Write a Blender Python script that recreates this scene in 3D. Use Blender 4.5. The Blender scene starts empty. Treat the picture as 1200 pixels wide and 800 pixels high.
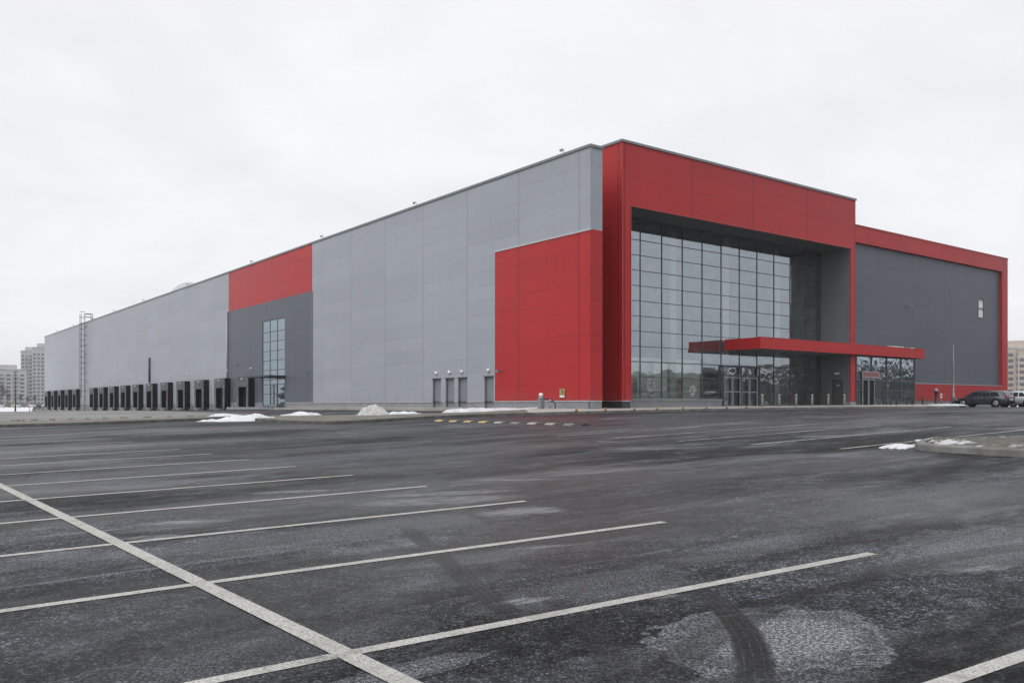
import bpy, math, random
from mathutils import Vector, Matrix
R = math.radians
random.seed(7)
S = bpy.context.scene
COL = S.collection
E = 1.56                                   # eye height above the tarmac at the camera
HAZE = .00028
F = 1023.7                                 # focal length in photograph pixels (1200 wide)

# ------------------------------------------------------------------ camera, world, sun, exposure
cd = bpy.data.cameras.new('camera'); cam = bpy.data.objects.new('camera', cd); COL.objects.link(cam)
cam.location = (0, 0, E); cam.rotation_euler = (R(90), 0, 0)
cd.sensor_width = 36; cd.lens = F/1200*36; cd.shift_y = 75/1200
cd.clip_start = .05; cd.clip_end = 9000
S.camera = cam
S.render.engine = 'CYCLES'
S.view_settings.view_transform = 'Standard'; S.view_settings.look = 'None'
S.view_settings.exposure = 0.0; S.view_settings.gamma = 1.0; S.view_settings.use_curve_mapping = False
SUN_DIR = Vector((-.68, -.60, .85)).normalized()      # towards the brightest part of the cloud
elev = math.asin(SUN_DIR.z); azim = math.atan2(SUN_DIR.x, SUN_DIR.y)

class NT:
    def __init__(s, t): s.t = t
    def n(s, kind, ins=None, **props):
        nd = s.t.nodes.new(kind)
        for k, v in props.items(): setattr(nd, k, v)
        for k, v in (ins or {}).items():
            if hasattr(v, 'is_output'): s.t.links.new(v, nd.inputs[k])
            elif hasattr(v, 'outputs'): s.t.links.new(v.outputs[0], nd.inputs[k])
            else: nd.inputs[k].default_value = v
        return nd
    def m(s, op, a, b=None, c=None, clamp=False):
        ins = {0: a}
        if b is not None: ins[1] = b
        if c is not None: ins[2] = c
        return s.n('ShaderNodeMath', ins, operation=op, use_clamp=clamp).outputs[0]
    def mr(s, v, a, b, c=0., d=1.):
        return s.n('ShaderNodeMapRange', {0: v, 1: a, 2: b, 3: c, 4: d}, interpolation_type='SMOOTHSTEP').outputs[0]
    def noise(s, vec, scale, detail=3., rough=.55, dist=0.):
        return s.n('ShaderNodeTexNoise', {'Vector': vec, 'Scale': scale, 'Detail': detail, 'Roughness': rough, 'Distortion': dist}).outputs[0]
    def mapping(s, vec, scale=(1,1,1), rot=(0,0,0), loc=(0,0,0)):
        return s.n('ShaderNodeMapping', {0: vec, 'Scale': scale, 'Rotation': rot, 'Location': loc}).outputs[0]
    def mix(s, fac, a, b, blend='MIX'):
        nd = s.n('ShaderNodeMix', data_type='RGBA', blend_type=blend)
        for i, v in ((0, fac), (6, a), (7, b)):
            if hasattr(v, 'is_output'): s.t.links.new(v, nd.inputs[i])
            else: nd.inputs[i].default_value = v if i == 0 else (*v[:3], 1)
        return nd.outputs[2]

w = bpy.data.worlds.new('World'); S.world = w; w.use_nodes = True
t = NT(w.node_tree); w.node_tree.nodes.clear()
sky = t.n('ShaderNodeTexSky', sky_type='NISHITA'); sky.sun_disc = False
sky.sun_elevation = elev; sky.sun_rotation = azim; sky.air_density = 1; sky.dust_density = 4; sky.ozone_density = 1
tc = t.n('ShaderNodeTexCoord').outputs['Generated']
sep = t.n('ShaderNodeSeparateXYZ', {0: tc})
zup = t.m('MAXIMUM', sep.outputs[2], 0.)
# flattened cloud-deck coordinates so the clouds thin towards the horizon
den = t.m('ADD', zup, .22)
cx = t.m('DIVIDE', sep.outputs[0], den); cy = t.m('DIVIDE', sep.outputs[1], den)
cv = t.n('ShaderNodeCombineXYZ', {0: cx, 1: cy, 2: 0.}).outputs[0]
n1 = t.noise(cv, 1.1, 5, .55, .6)
n2 = t.noise(t.mapping(cv, (1, 1.6, 1), loc=(3, 1, 0)), 3.2, 4, .55, .4)
lum = t.m('ADD', t.m('MULTIPLY', t.mr(n1, .32, .68), .10), t.m('MULTIPLY', t.mr(n2, .3, .7), .03))
grad = t.mr(zup, .42, 1., 0., .85)                    # overcast dome: brighter towards the zenith
lum = t.m('ADD', t.m('ADD', lum, .945), grad)
lum = t.m('MULTIPLY', lum, 9.6)
cloud = t.n('ShaderNodeCombineColor', {0: t.m('MULTIPLY', lum, .985), 1: t.m('MULTIPLY', lum, .995), 2: t.m('MULTIPLY', lum, 1.03)}).outputs[0]
skyc = t.n('ShaderNodeHueSaturation', {'Saturation': .25, 'Color': sky.outputs[0]}).outputs[0]
colr = t.mix(.94, skyc, cloud)
bg = t.n('ShaderNodeBackground', {0: colr, 1: .1})
t.n('ShaderNodeOutputWorld', {0: bg})

sd = bpy.data.lights.new('sun', 'SUN'); so = bpy.data.objects.new('sun', sd); COL.objects.link(so)
sd.energy = 1.0; sd.angle = R(42); sd.color = (1, .98, .95)
so.rotation_euler = SUN_DIR.to_track_quat('Z', 'Y').to_euler(); so.location = (-30, -40, 60)

# ------------------------------------------------------------------ building frame and the lie of the land
C0 = (4.67, 52.0)                                       # corner of the long wall and the entrance front
DR = (.7965, .6046); DL = (-.6046, .7965); ANG = math.atan2(.6046, .7965)
def sv(x, y):
    a, b = x-C0[0], y-C0[1]
    return a*DL[0]+b*DL[1], a*DR[0]+b*DR[1]
def loc(v, s):                                          # building coordinates -> world
    return C0[0]+v*DR[0]+s*DL[0], C0[1]+v*DR[1]+s*DL[1]
def clamp(a, lo, hi): return max(lo, min(hi, a))
def ramp(a, k=6.):                                      # soft max(0, a)
    return a if a > 8*k else k*math.log1p(math.exp(clamp(a/k, -40, 40)))
def smin(a, b, k):
    m = min(a, b); return m-k*math.log(math.exp(-(a-m)/k)+math.exp(-(b-m)/k))
def land(x, y):                                         # height of the ground relative to the eye
    p = -1.559+.01877*x+.02368*y
    p = -smin(-p, 2.6, .1)
    s, v = sv(x, y)
    T = -.37+(.009*min(v, 26) if v > 0 else .005*max(v, -40))
    T -= .0100*(ramp(min(s, 190)-46))
    if s > 190: T += 1.0*clamp((s-190)/60, 0, 1)
    T = max(T, -2.4)
    return smin(p, T, .06)
def zg(x, y): return E+land(x, y)
def at(px, py):                                         # where the ground is seen at this place in the photo
    tx = (px-600)/F; ty = (475-py)/F
    lo = .5; hi = None; Y = 1.
    while Y < 900:
        if ty*Y < land(tx*Y, Y): hi = Y; break
        lo = Y; Y *= 1.03
    if hi is None: return tx*900, 900
    for _ in range(40):
        m = (lo+hi)/2
        if ty*m < land(tx*m, m): hi = m
        else: lo = m
    return tx*hi, hi

# ------------------------------------------------------------------ mesh helpers
class MB:
    def __init__(s): s.v = []; s.f = []; s.sm = []
    def face(s, pts, smooth=False):
        b = len(s.v); s.v += [tuple(p) for p in pts]; s.f.append(tuple(range(b, b+len(pts)))); s.sm.append(smooth)
    def box(s, x0, y0, z0, x1, y1, z1):
        x0, x1 = sorted((x0, x1)); y0, y1 = sorted((y0, y1)); z0, z1 = sorted((z0, z1))
        b = len(s.v)
        s.v += [(x0,y0,z0),(x1,y0,z0),(x1,y1,z0),(x0,y1,z0),(x0,y0,z1),(x1,y0,z1),(x1,y1,z1),(x0,y1,z1)]
        for q in ((0,3,2,1),(4,5,6,7),(0,1,5,4),(1,2,6,5),(2,3,7,6),(3,0,4,7)):
            s.f.append(tuple(b+i for i in q)); s.sm.append(False)
        return s
    def tube(s, p0, p1, r0, r1=None, n=8, cap=True):
        r1 = r0 if r1 is None else r1
        p0 = Vector(p0); p1 = Vector(p1); d = (p1-p0)
        if d.length < 1e-6: return s
        d.normalize(); a = d.orthogonal().normalized(); c = d.cross(a)
        b = len(s.v)
        for p, r in ((p0, r0), (p1, r1)):
            for i in range(n):
                q = p+(a*math.cos(2*math.pi*i/n)+c*math.sin(2*math.pi*i/n))*r; s.v.append(tuple(q))
        for i in range(n):
            j = (i+1) % n; s.f.append((b+i, b+j, b+n+j, b+n+i)); s.sm.append(n > 5)
        if cap:
            s.f.append(tuple(b+i for i in reversed(range(n)))); s.f.append(tuple(b+n+i for i in range(n))); s.sm += [False, False]
        return s
    def path(s, pts, r, n=8):
        for a, b in zip(pts, pts[1:]): s.tube(a, b, r, n=n)
        return s
    def lathe(s, c, prof, n=20, ax='z'):                 # prof: (radius, height)
        b = len(s.v)
        for r, h in prof:
            for i in range(n):
                a = 2*math.pi*i/n; p = (r*math.cos(a), r*math.sin(a), h)
                if ax == 'y': p = (p[0], p[2], p[1])
                if ax == 'x': p = (p[2], p[0], p[1])
                s.v.append((c[0]+p[0], c[1]+p[1], c[2]+p[2]))
        for k in range(len(prof)-1):
            for i in range(n):
                j = (i+1) % n; q = (b+k*n+i, b+k*n+j, b+(k+1)*n+j, b+(k+1)*n+i)
                s.f.append(q if ax == 'z' else q[::-1]); s.sm.append(True)
        s.f.append(tuple(b+i for i in reversed(range(n)))); s.f.append(tuple(b+(len(prof)-1)*n+i for i in range(n))); s.sm += [False]*2
        return s
    def grid(s, rows, smooth=True):                      # rows of points -> sheet
        b = len(s.v); n = len(rows[0])
        for r in rows: s.v += [tuple(p) for p in r]
        for i in range(len(rows)-1):
            for j in range(n-1):
                s.f.append((b+i*n+j, b+i*n+j+1, b+(i+1)*n+j+1, b+(i+1)*n+j)); s.sm.append(smooth)
        return s
    def holed(s, axis, pos, thick, a0, a1, z0, z1, holes):
        """wall slab on plane axis=pos, going thick inwards, with rectangular openings (a0,a1,z0,z1)"""
        A = sorted({a0, a1, *[h[0] for h in holes], *[h[1] for h in holes]}); A = [a for a in A if a0 <= a <= a1]
        Z = sorted({z0, z1, *[h[2] for h in holes], *[h[3] for h in holes]}); Z = [z for z in Z if z0 <= z <= z1]
        def P(a, d, z): return (pos+d, a, z) if axis == 'x' else (a, pos+d, z)
        for i in range(len(A)-1):
            for j in range(len(Z)-1):
                ca, cz = (A[i]+A[i+1])/2, (Z[j]+Z[j+1])/2
                if any(h[0] < ca < h[1] and h[2] < cz < h[3] for h in holes): continue
                for d in (0, thick):
                    s.face([P(A[i],d,Z[j]),P(A[i+1],d,Z[j]),P(A[i+1],d,Z[j+1]),P(A[i],d,Z[j+1])])
        for h in holes+[(a0,a1,z0,z1)]:
            for (p, q) in (((h[0],h[2]),(h[1],h[2])),((h[1],h[2]),(h[1],h[3])),((h[1],h[3]),(h[0],h[3])),((h[0],h[3]),(h[0],h[2]))):
                s.face([P(p[0],0,p[1]),P(q[0],0,q[1]),P(q[0],thick,q[1]),P(p[0],thick,p[1])])
        return s
    def build(s, name, mat, parent=None, dz=0., bevel=0., label=None):
        me = bpy.data.meshes.new(name)
        me.from_pydata([(x, y, z+dz) for x, y, z in s.v] if dz else s.v, [], s.f); me.update()
        me.polygons.foreach_set('use_smooth', s.sm)
        if mat: me.materials.append(mat)
        o = bpy.data.objects.new(name, me); COL.objects.link(o)
        if parent: o.parent = parent
        if label: o['label'] = label
        if bevel:
            md = o.modifiers.new('bevel', 'BEVEL'); md.width = bevel; md.segments = 2; md.limit_method = 'ANGLE'
        return o

def tag(o, label=None, cat=None, group=None, kind=None):
    if label: o['label'] = label
    if cat: o['category'] = cat
    if group: o['group'] = group
    if kind: o['kind'] = kind
    return o
def empty(name, p, rz=0., label=None, cat=None, group=None):
    o = bpy.data.objects.new(name, None); COL.objects.link(o); o.location = p; o.rotation_euler = (0, 0, rz)
    o.empty_display_size = .3
    return tag(o, label, cat, group)
KIDS = {}
def copy_tree(o, parent=None):
    c = o.copy(); COL.objects.link(c)
    if parent is not None: c.parent = parent
    for ch in [k for k in bpy.data.objects if k.parent == o]: copy_tree(ch, c)
    return c

# ------------------------------------------------------------------ materials
def new_mat(name):
    m = bpy.data.materials.new(name); m.use_nodes = True; m.node_tree.nodes.clear()
    return m, NT(m.node_tree)
def finish(t, col, rough=.5, spec=.5, metal=0., bump=None, bstr=.3, bdist=.01, **kw):
    ins = {'Base Color': col if hasattr(col, 'is_output') else (*col[:3], 1), 'Roughness': rough, 'Metallic': metal, 'Specular IOR Level': spec}
    ins.update(kw)
    if bump is not None: ins['Normal'] = t.n('ShaderNodeBump', {'Height': bump, 'Strength': bstr, 'Distance': bdist}).outputs[0]
    b = t.n('ShaderNodeBsdfPrincipled', ins); t.n('ShaderNodeOutputMaterial', {0: b}); return b
def simple(name, col, rough=.5, metal=0., spec=.5, var=.12, scale=6.):
    m, t = new_mat(name)
    p = t.n('ShaderNodeTexCoord').outputs['Object']
    nz = t.noise(p, scale, 4, .6)
    c = t.mix(t.mr(nz, .3, .7), [x*(1-var) for x in col], [min(1, x*(1+var)) for x in col])
    finish(t, c, rough, spec, metal); return m
def cladding(name, col, axis, rough=.42, ph=1.0, pw=6.0, off=1.0, vis=.36, dirt=.13):
    m, t = new_mat(name)
    p = t.n('ShaderNodeTexCoord').outputs['Object']; q = t.n('ShaderNodeSeparateXYZ', {0: p})
    a = t.m('DIVIDE', t.m('SUBTRACT', q.outputs[axis], off), pw); z = t.m('DIVIDE', t.m('SUBTRACT', q.outputs[2], .42), ph)
    fa = t.m('FRACT', a); fz = t.m('FRACT', z)
    la = t.m('SUBTRACT', 1., t.mr(t.m('ABSOLUTE', t.m('SUBTRACT', fa, .5)), .4925, .4965, 1., 0.)); la = t.m('SUBTRACT', 1., t.m('SUBTRACT', 1., la))
    lz = t.mr(t.m('ABSOLUTE', t.m('SUBTRACT', fz, .5)), .476, .488)
    # soften the sheet joints irregularly, as sealed joints are
    brk = t.mr(t.noise(t.mapping(p, (.35, .35, 1.3)), 1.0, 2), .38, .62, .25, 1.)
    line = t.m('MAXIMUM', t.m('MULTIPLY', la, .9), t.m('MULTIPLY', t.m('MULTIPLY', lz, .55), brk))
    cell = t.n('ShaderNodeCombineXYZ', {0: t.m('FLOOR', a), 1: t.m('FLOOR', z), 2: 0.})
    wn = t.n('ShaderNodeTexWhiteNoise', {'Vector': cell}, noise_dimensions='3D').outputs[0]
    big = t.noise(p, .09, 4, .6)
    stk = t.noise(t.mapping(p, (1.6, 1.6, .06)), 1.4, 4, .65)
    k = t.m('ADD', t.m('ADD', t.m('MULTIPLY', t.m('SUBTRACT', wn, .5), .085), t.m('MULTIPLY', t.m('SUBTRACT', big, .5), .28)), t.m('MULTIPLY', t.m('SUBTRACT', stk, .5), dirt))
    k = t.m('MULTIPLY', t.m('ADD', 1., k), t.m('SUBTRACT', 1., t.m('MULTIPLY', line, vis)))
    c = t.mix(1., col, (1,1,1), 'MULTIPLY'); mul = t.n('ShaderNodeVectorMath', {0: c, 3: k}, operation='SCALE').outputs[0]
    gr = t.m('MULTIPLY', t.mr(t.m('ADD', q.outputs[2], t.m('MULTIPLY', t.noise(t.mapping(p, (1, 1, .3)), 1.1, 4, .65), 2.2)), 2.6, .9), .22)      # splash dirt along the foot
    mul = t.mix(gr, mul, (.13, .125, .12))
    rg = t.m('ADD', rough-.06, t.m('MULTIPLY', big, .14))
    warp = t.noise(t.mapping(p, (.5, .5, 1.)), .8, 2)
    h = t.m('ADD', t.m('MULTIPLY', line, -1.), t.m('MULTIPLY', warp, .6))
    finish(t, mul, rg, .28, 0., bump=h, bstr=.35, bdist=.012); return m

M = {}
GREY = (.335, .355, .395); RED = (.42, .020, .023); DARK = (.099, .112, .136)
M['grey_x'] = cladding('grey cladding side', GREY, 1); M['grey_y'] = cladding('grey cladding front', GREY, 0, pw=6., off=30.)
M['red_x'] = cladding('red cladding side', RED, 1, vis=.62, dirt=.22); M['red_y'] = cladding('red cladding front', RED, 0, off=3.26, vis=.62, dirt=.22, pw=6.5)
M['dark_x'] = cladding('dark cladding side', DARK, 1, vis=.5, off=1.2); M['dark_y'] = cladding('dark cladding front', DARK, 0, vis=.42, pw=6.0, off=1.95)
M['red_trim'] = simple('red sheet metal', RED, .4, var=.06, scale=.6)
M['soffit'] = simple('soffit grey', (.10, .103, .108), .5, var=.08, scale=.5)
M['lining'] = cladding('portal lining', (.15, .155, .165), 1, vis=.2)
M['trim'] = simple('coping metal', (.20, .205, .21), .4, .5, var=.1)
M['strip'] = simple('drip strip', (.50, .51, .53), .4, .3)
M['mull'] = simple('mullion aluminium', (.085, .095, .11), .4, .3)
M['frame_l'] = simple('grey aluminium', (.26, .28, .31), .4, .4)
M['black'] = simple('black rubber', (.012, .012, .014), .75, spec=.08)
M['shelter'] = simple('shelter fabric', (.115, .12, .132), .8, spec=.2, var=.3, scale=2)
M['hole'] = simple('dark dock door', (.022, .022, .024), .7, spec=.08)
M['door'] = simple('door steel', (.20, .215, .24), .45)
M['doord'] = simple('dark door steel', (.085, .088, .095), .45)
M['lampw'] = simple('white lamp housing', (.75, .75, .74), .4)
M['steel'] = simple('galvanised steel', (.36, .365, .37), .45, .6, var=.2, scale=12)
M['dsteel'] = simple('dark painted steel', (.05, .053, .06), .5, .2)
M['bol'] = simple('bollard steel', (.33, .32, .29), .45, .3, var=.2)
M['stub'] = simple('rusty orange plastic', (.34, .16, .05), .6, var=.3, scale=20)
M['yellow'] = simple('worn yellow', (.36, .265, .11), .65, var=.45, scale=9)
M['wornw'] = simple('worn pale paint', (.27, .25, .205), .7, var=.3, scale=7)
M['dwornw'] = simple('scuffed grey paint', (.14, .132, .115), .75, var=.4, scale=7)
M['rubber'] = simple('black bump rubber', (.02, .02, .021), .8, var=.3, scale=9)
M['int_w'] = simple('interior wall', (.30, .31, .31), .8, var=.25, scale=.8)
M['int_p'] = simple('interior partition', (.62, .65, .57), .8, var=.2, scale=.6)  # pale greenish tone picked so the lower interior looks lit
M['int_col'] = simple('interior column', (.42, .44, .42), .7)
M['int_f'] = simple('interior floor', (.22, .22, .21), .35)
M['decal'] = simple('grey etched film', (.34, .355, .36), .5)
M['roof'] = simple('roof membrane', (.35, .35, .36), .8)
M['skyl'] = simple('skylight plastic', (.62, .64, .66), .35)
M['poster'] = simple('dim poster board', (.30, .22, .17), .6, var=.6, scale=1.5)
M['sigr'] = simple('sign red', (.26, .07, .08), .5)
M['sigp'] = simple('sign pale', (.30, .25, .26), .5)
M['white'] = simple('white paint', (.75, .75, .74), .45)
M['tyre'] = simple('tyre rubber', (.018, .018, .019), .8, spec=.08)
M['rim'] = simple('alloy rim', (.42, .43, .44), .35, .8)
M['carglass'] = simple('car glass', (.015, .017, .02), .06, 0., .8, var=.0)
M['taill'] = simple('tail light', (.40, .015, .02), .25)
M['headl'] = simple('head lamp', (.6, .62, .64), .15)
M['plate'] = simple('plate white', (.7, .7, .7), .5)
def paint(name, col):
    m, t = new_mat(name); p = t.n('ShaderNodeTexCoord').outputs['Object']
    d = t.mr(t.n('ShaderNodeSeparateXYZ', {0: p}).outputs[2], .25, .7, .55, 0.)        # road dirt low on the doors
    c = t.mix(t.m('MULTIPLY', d, t.noise(p, 3, 3)), col, (.16, .15, .14))
    finish(t, c, t.mr(t.noise(p, 2, 2), .3, .7, .25, .4), .5, .25, **{'Coat Weight': .5, 'Coat Roughness': .1}); return m

def concrete(name, a, b, sc=1.2):
    m, t = new_mat(name); p = t.n('ShaderNodeNewGeometry').outputs['Position']
    n1 = t.noise(p, sc, 6, .65); n2 = t.noise(p, 40, 3, .6)
    c = t.mix(t.mr(n1, .3, .7), a, b); c = t.mix(t.m('MULTIPLY', n2, .35), c, (a[0]*.5, a[1]*.5, a[2]*.5))
    finish(t, c, .8, .3, bump=n2, bstr=.4, bdist=.01); return m
M['plinth'] = concrete('plinth concrete', (.235, .245, .265), (.30, .31, .33))
M['plinth_d'] = concrete('dark plinth', (.05, .052, .058), (.07, .072, .08))
M['pave'] = concrete('pavement concrete', (.33, .31, .285), (.45, .43, .40), .6)
M['kerb'] = concrete('kerb stone', (.13, .127, .12), (.25, .243, .23), 1.6)
M['kerbd'] = concrete('dirty kerb stone', (.07, .068, .064), (.16, .155, .145), 1.5)
M['verge'] = concrete('winter verge', (.10, .095, .08), (.20, .185, .15), .9)
M['yard'] = concrete('dusty yard tarmac', (.15, .148, .146), (.24, .236, .23), .25)
M['gravel'] = None
def gravel_mat():
    m, t = new_mat('frozen soil and gravel'); p = t.n('ShaderNodeNewGeometry').outputs['Position']
    v = t.n('ShaderNodeTexVoronoi', {'Vector': p, 'Scale': 14.}); n1 = t.noise(p, 5, 5, .7); n2 = t.noise(p, 1.6, 4, .6)
    c = t.mix(t.mr(n1, .35, .65), (.04, .036, .03), (.11, .10, .083))
    c = t.mix(t.m('MULTIPLY', t.mr(v.outputs['Distance'], .05, .5), .4), c, (.19, .18, .165))
    c = t.mix(t.mr(t.m('ADD', n2, t.m('MULTIPLY', n1, .3)), .70, .80), c, (.50, .50, .51))
    finish(t, c, .9, .2, bump=t.m('ADD', n1, v.outputs['Distance']), bstr=.8, bdist=.05); return m
M['gravel'] = gravel_mat()
def snow_mat(name, dirt):
    m, t = new_mat(name); p = t.n('ShaderNodeNewGeometry').outputs['Position']
    n1 = t.noise(p, 1.3, 5, .65); n2 = t.noise(p, 9, 5, .7); n3 = t.noise(p, 28, 4, .7)
    c = t.mix(t.mr(n1, .25, .75), (.54, .555, .58), (.74, .75, .77))
    k = t.m('MULTIPLY', t.mr(n2, .5-.1*dirt, .75-.12*dirt), .25+.65*dirt)
    c = t.mix(k, c, (.30, .285, .26))
    if dirt > .5:
        c = t.mix(.55, c, (.42, .41, .39)); c = t.mix(t.mr(n3, .58, .66), c, (.07, .065, .06))
    finish(t, c, .75, .3, bump=t.m('ADD', n2, n3), bstr=.5, bdist=.06); return m
M['snow'] = snow_mat('snow', .42); M['dsnow'] = snow_mat('dirty snow', 1.); M['gsnow'] = snow_mat('grey slush snow', .45)

def glass(name, wavy=0., tint=(.80, .835, .83), ior=3.7):
    m, t = new_mat(name); p = t.n('ShaderNodeTexCoord').outputs['Object']
    h = t.noise(t.mapping(p, (1, 1, .7)), .45 if not wavy else 2.1, 2 if not wavy else 3, .5)
    nrm = t.n('ShaderNodeBump', {'Height': h, 'Strength': 1., 'Distance': .0022+.022*wavy}).outputs[0]
    # each pane sits at a slightly different tilt
    bf = t.n('ShaderNodeNewGeometry').outputs['Backfacing']        # same reflectance seen from either side of the sheet
    fr = t.n('ShaderNodeFresnel', {'IOR': t.mr(bf, 0., 1., ior, 1/ior)}).outputs[0]
    g = t.n('ShaderNodeBsdfGlossy', {'Color': (.84, .93, 1., 1), 'Roughness': .015, 'Normal': nrm})
    tr = t.n('ShaderNodeBsdfTransparent', {'Color': (*tint, 1)})
    mx = t.n('ShaderNodeMixShader', {0: fr, 1: tr, 2: g}); t.n('ShaderNodeOutputMaterial', {0: mx}); return m
M['glass'] = glass('facade glass'); M['wavy'] = glass('tempered door glass', 1., ior=4.2); M['sglass'] = glass('stair glass', 0., (.45, .58, .64), 3.9)

# -- the car park asphalt
TR = []   # tyre tracks: (cx, cy, radius, width, ang0, ang1, strength)
def asphalt_mat(blobs, tracks):
    m, t = new_mat('damp worn asphalt'); p = t.n('ShaderNodeNewGeometry').outputs['Position']
    q = t.n('ShaderNodeSeparateXYZ', {0: p}); X, Y = q.outputs[0], q.outputs[1]
    flat = t.n('ShaderNodeCombineXYZ', {0: X, 1: Y, 2: 0.}).outputs[0]
    rotm = t.mapping(flat, (1, 1, 1), (0, 0, -ANG))                     # axes along the bays
    fine = t.noise(flat, 42, 3, .7); fine2 = t.noise(flat, 110, 2, .6)
    vor = t.n('ShaderNodeTexVoronoi', {'Vector': flat, 'Scale': 62., 'Randomness': 1.})
    stone = vor.outputs['Distance']; sc = t.n('ShaderNodeSeparateColor', {0: vor.outputs['Color']}).outputs[0]
    big = t.noise(t.mapping(rotm, (.35, 1., 1)), .16, 5, .6, .5)
    med = t.noise(t.mapping(rotm, (.30, 1., 1)), .75, 5, .62, .4)
    sml = t.noise(flat, 3.2, 5, .65)
    clump = t.noise(flat, 17, 3, .65)
    base = t.mix(t.mr(big, .34, .66), (.0125, .0128, .0142), (.040, .0415, .048))
    base = t.mix(t.mr(med, .46, .66, 0., .85), base, (.086, .093, .106))
    base = t.mix(t.mr(t.noise(t.mapping(rotm, (.22, 1.5, 1), loc=(5, 5, 0)), .9, 5, .6, .3), .5, .64, 0., .65), base, (.018, .018, .019))
    # aggregate: every stone its own grey, black binder between
    k = t.m('MULTIPLY', t.mr(t.m('POWER', sc, 2.2), 0., 1., .50, 2.5), t.mr(stone, .62, .30, .28, 1.))
    k = t.m('MULTIPLY', k, t.mr(clump, .32, .68, .40, 1.75))
    k = t.m('MULTIPLY', k, t.mr(sml, .32, .68, .52, 1.55))
    base = t.n('ShaderNodeVectorMath', {0: base, 3: k}, operation='SCALE').outputs[0]
    fro = t.mr(t.noise(t.mapping(rotm, (.6, 1., 1), loc=(11, 4, 0)), 1.9, 6, .68, .5), .52, .72)
    base = t.mix(t.m('MULTIPLY', t.m('MULTIPLY', fro, t.mr(fine, .42, .60, .25, 1.)), .7), base, (.106, .115, .126))
    # dried salt: broad veils and a few sharp-edged patches
    sal = t.mr(t.noise(t.mapping(rotm, (.42, 1., 1), loc=(7, 2, 0)), .42, 6, .62, .8), .52, .74)
    spots = t.mr(t.noise(t.mapping(rotm, (.55, 1.3, 1), loc=(1, 9, 0)), 1.15, 5, .58, .6), .665, .74)
    for bx, by, rx, ry, a, s in blobs:
        lx = t.mapping(flat, (1, 1, 1), (0, 0, -a), (0, 0, 0))
        ca, sa = math.cos(-a), math.sin(-a)
        qq = t.n('ShaderNodeSeparateXYZ', {0: lx})
        ex = t.m('DIVIDE', t.m('SUBTRACT', qq.outputs[0], bx*ca-by*sa), rx); ey = t.m('DIVIDE', t.m('SUBTRACT', qq.outputs[1], bx*sa+by*ca), ry)
        d = t.m('SQRT', t.m('ADD', t.m('MULTIPLY', ex, ex), t.m('MULTIPLY', ey, ey)))
        d = t.m('ADD', d, t.m('ADD', t.m('MULTIPLY', t.m('SUBTRACT', sml, .5), 1.3), t.m('MULTIPLY', t.m('SUBTRACT', med, .5), 1.2)))
        e = t.m('MULTIPLY', t.mr(d, 1.05, .45), s)
        rim_ = t.m('MULTIPLY', t.m('MULTIPLY', t.mr(d, 1.02, .95), t.mr(d, .80, .92)), s*.6)
        if s > 1.3: spots = t.m('MAXIMUM', spots, t.m('MULTIPLY', e, .55))
        else: sal = t.m('MAXIMUM', sal, t.m('ADD', e, rim_))
    grit = t.mr(t.m('ADD', t.m('MULTIPLY', fine, .55), t.m('MULTIPLY', fine2, .45)), .47, .60)
    speck = t.m('MULTIPLY', sal, t.m('ADD', .10, t.m('MULTIPLY', grit, .90)))
    stk1 = t.mr(t.noise(t.mapping(rotm, (.16, 2.4, 1), loc=(2, 7, 0)), 1.0, 5, .62, .5), .58, .70)
    sal = t.m('MAXIMUM', sal, t.m('MULTIPLY', stk1, .6))
    speck = t.m('MULTIPLY', sal, t.m('ADD', .10, t.m('MULTIPLY', grit, .90)))
    # tyre tracks: damp dark bands with a few tread lines
    trk = 0.; tread = 0.
    for cx_, cy_, rr, wd, a0, a1, s in tracks:
        dx = t.m('SUBTRACT', X, cx_); dy = t.m('SUBTRACT', Y, cy_)
        rad = t.m('SUBTRACT', t.m('SQRT', t.m('ADD', t.m('MULTIPLY', dx, dx), t.m('MULTIPLY', dy, dy))), rr)
        rad = t.m('ADD', rad, t.m('MULTIPLY', t.m('SUBTRACT', sml, .5), .03))
        an = t.m('ARCTAN2', dy, dx); mid = (a0+a1)/2; half = (a1-a0)/2
        da = t.m('ABSOLUTE', t.m('WRAP', t.m('SUBTRACT', an, mid), math.pi, -math.pi))
        e = t.m('MULTIPLY', t.mr(t.m('ABSOLUTE', rad), wd/2+.01, wd/2-.05), t.mr(da, half, half*.45))
        e = t.m('MULTIPLY', t.m('MULTIPLY', e, s), t.mr(sml, .2, .55, .55, 1.))
        trk = t.m('MAXIMUM', trk, e) if trk != 0. else e
        li = t.m('MULTIPLY', t.mr(t.m('ABSOLUTE', t.m('SUBTRACT', t.m('FRACT', t.m('DIVIDE', rad, .055)), .5)), .40, .47), e)
        tread = t.m('MAXIMUM', tread, li) if tread != 0. else li
    speck = t.m('MULTIPLY', speck, t.m('SUBTRACT', 1., t.m('MULTIPLY', trk, .92)))
    base = t.mix(t.m('MULTIPLY', speck, .75), base, (.40, .41, .44))
    spots = t.m('MULTIPLY', t.m('MULTIPLY', spots, t.mr(t.noise(t.mapping(rotm, (.5, 1.6, 1), loc=(4, 4, 0)), 6., 5, .7), .36, .58, .12, 1.)), t.mr(grit, 0., 1., .45, 1.))
    base = t.mix(t.m('MULTIPLY', spots, .75), base, (.34, .345, .36))
    base = t.mix(t.m('MULTIPLY', trk, .8), base, (.012, .0115, .0115))
    base = t.mix(t.m('MULTIPLY', t.m('MULTIPLY', tread, t.mr(fine, .45, .6)), .4), base, (.15, .15, .155))
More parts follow.
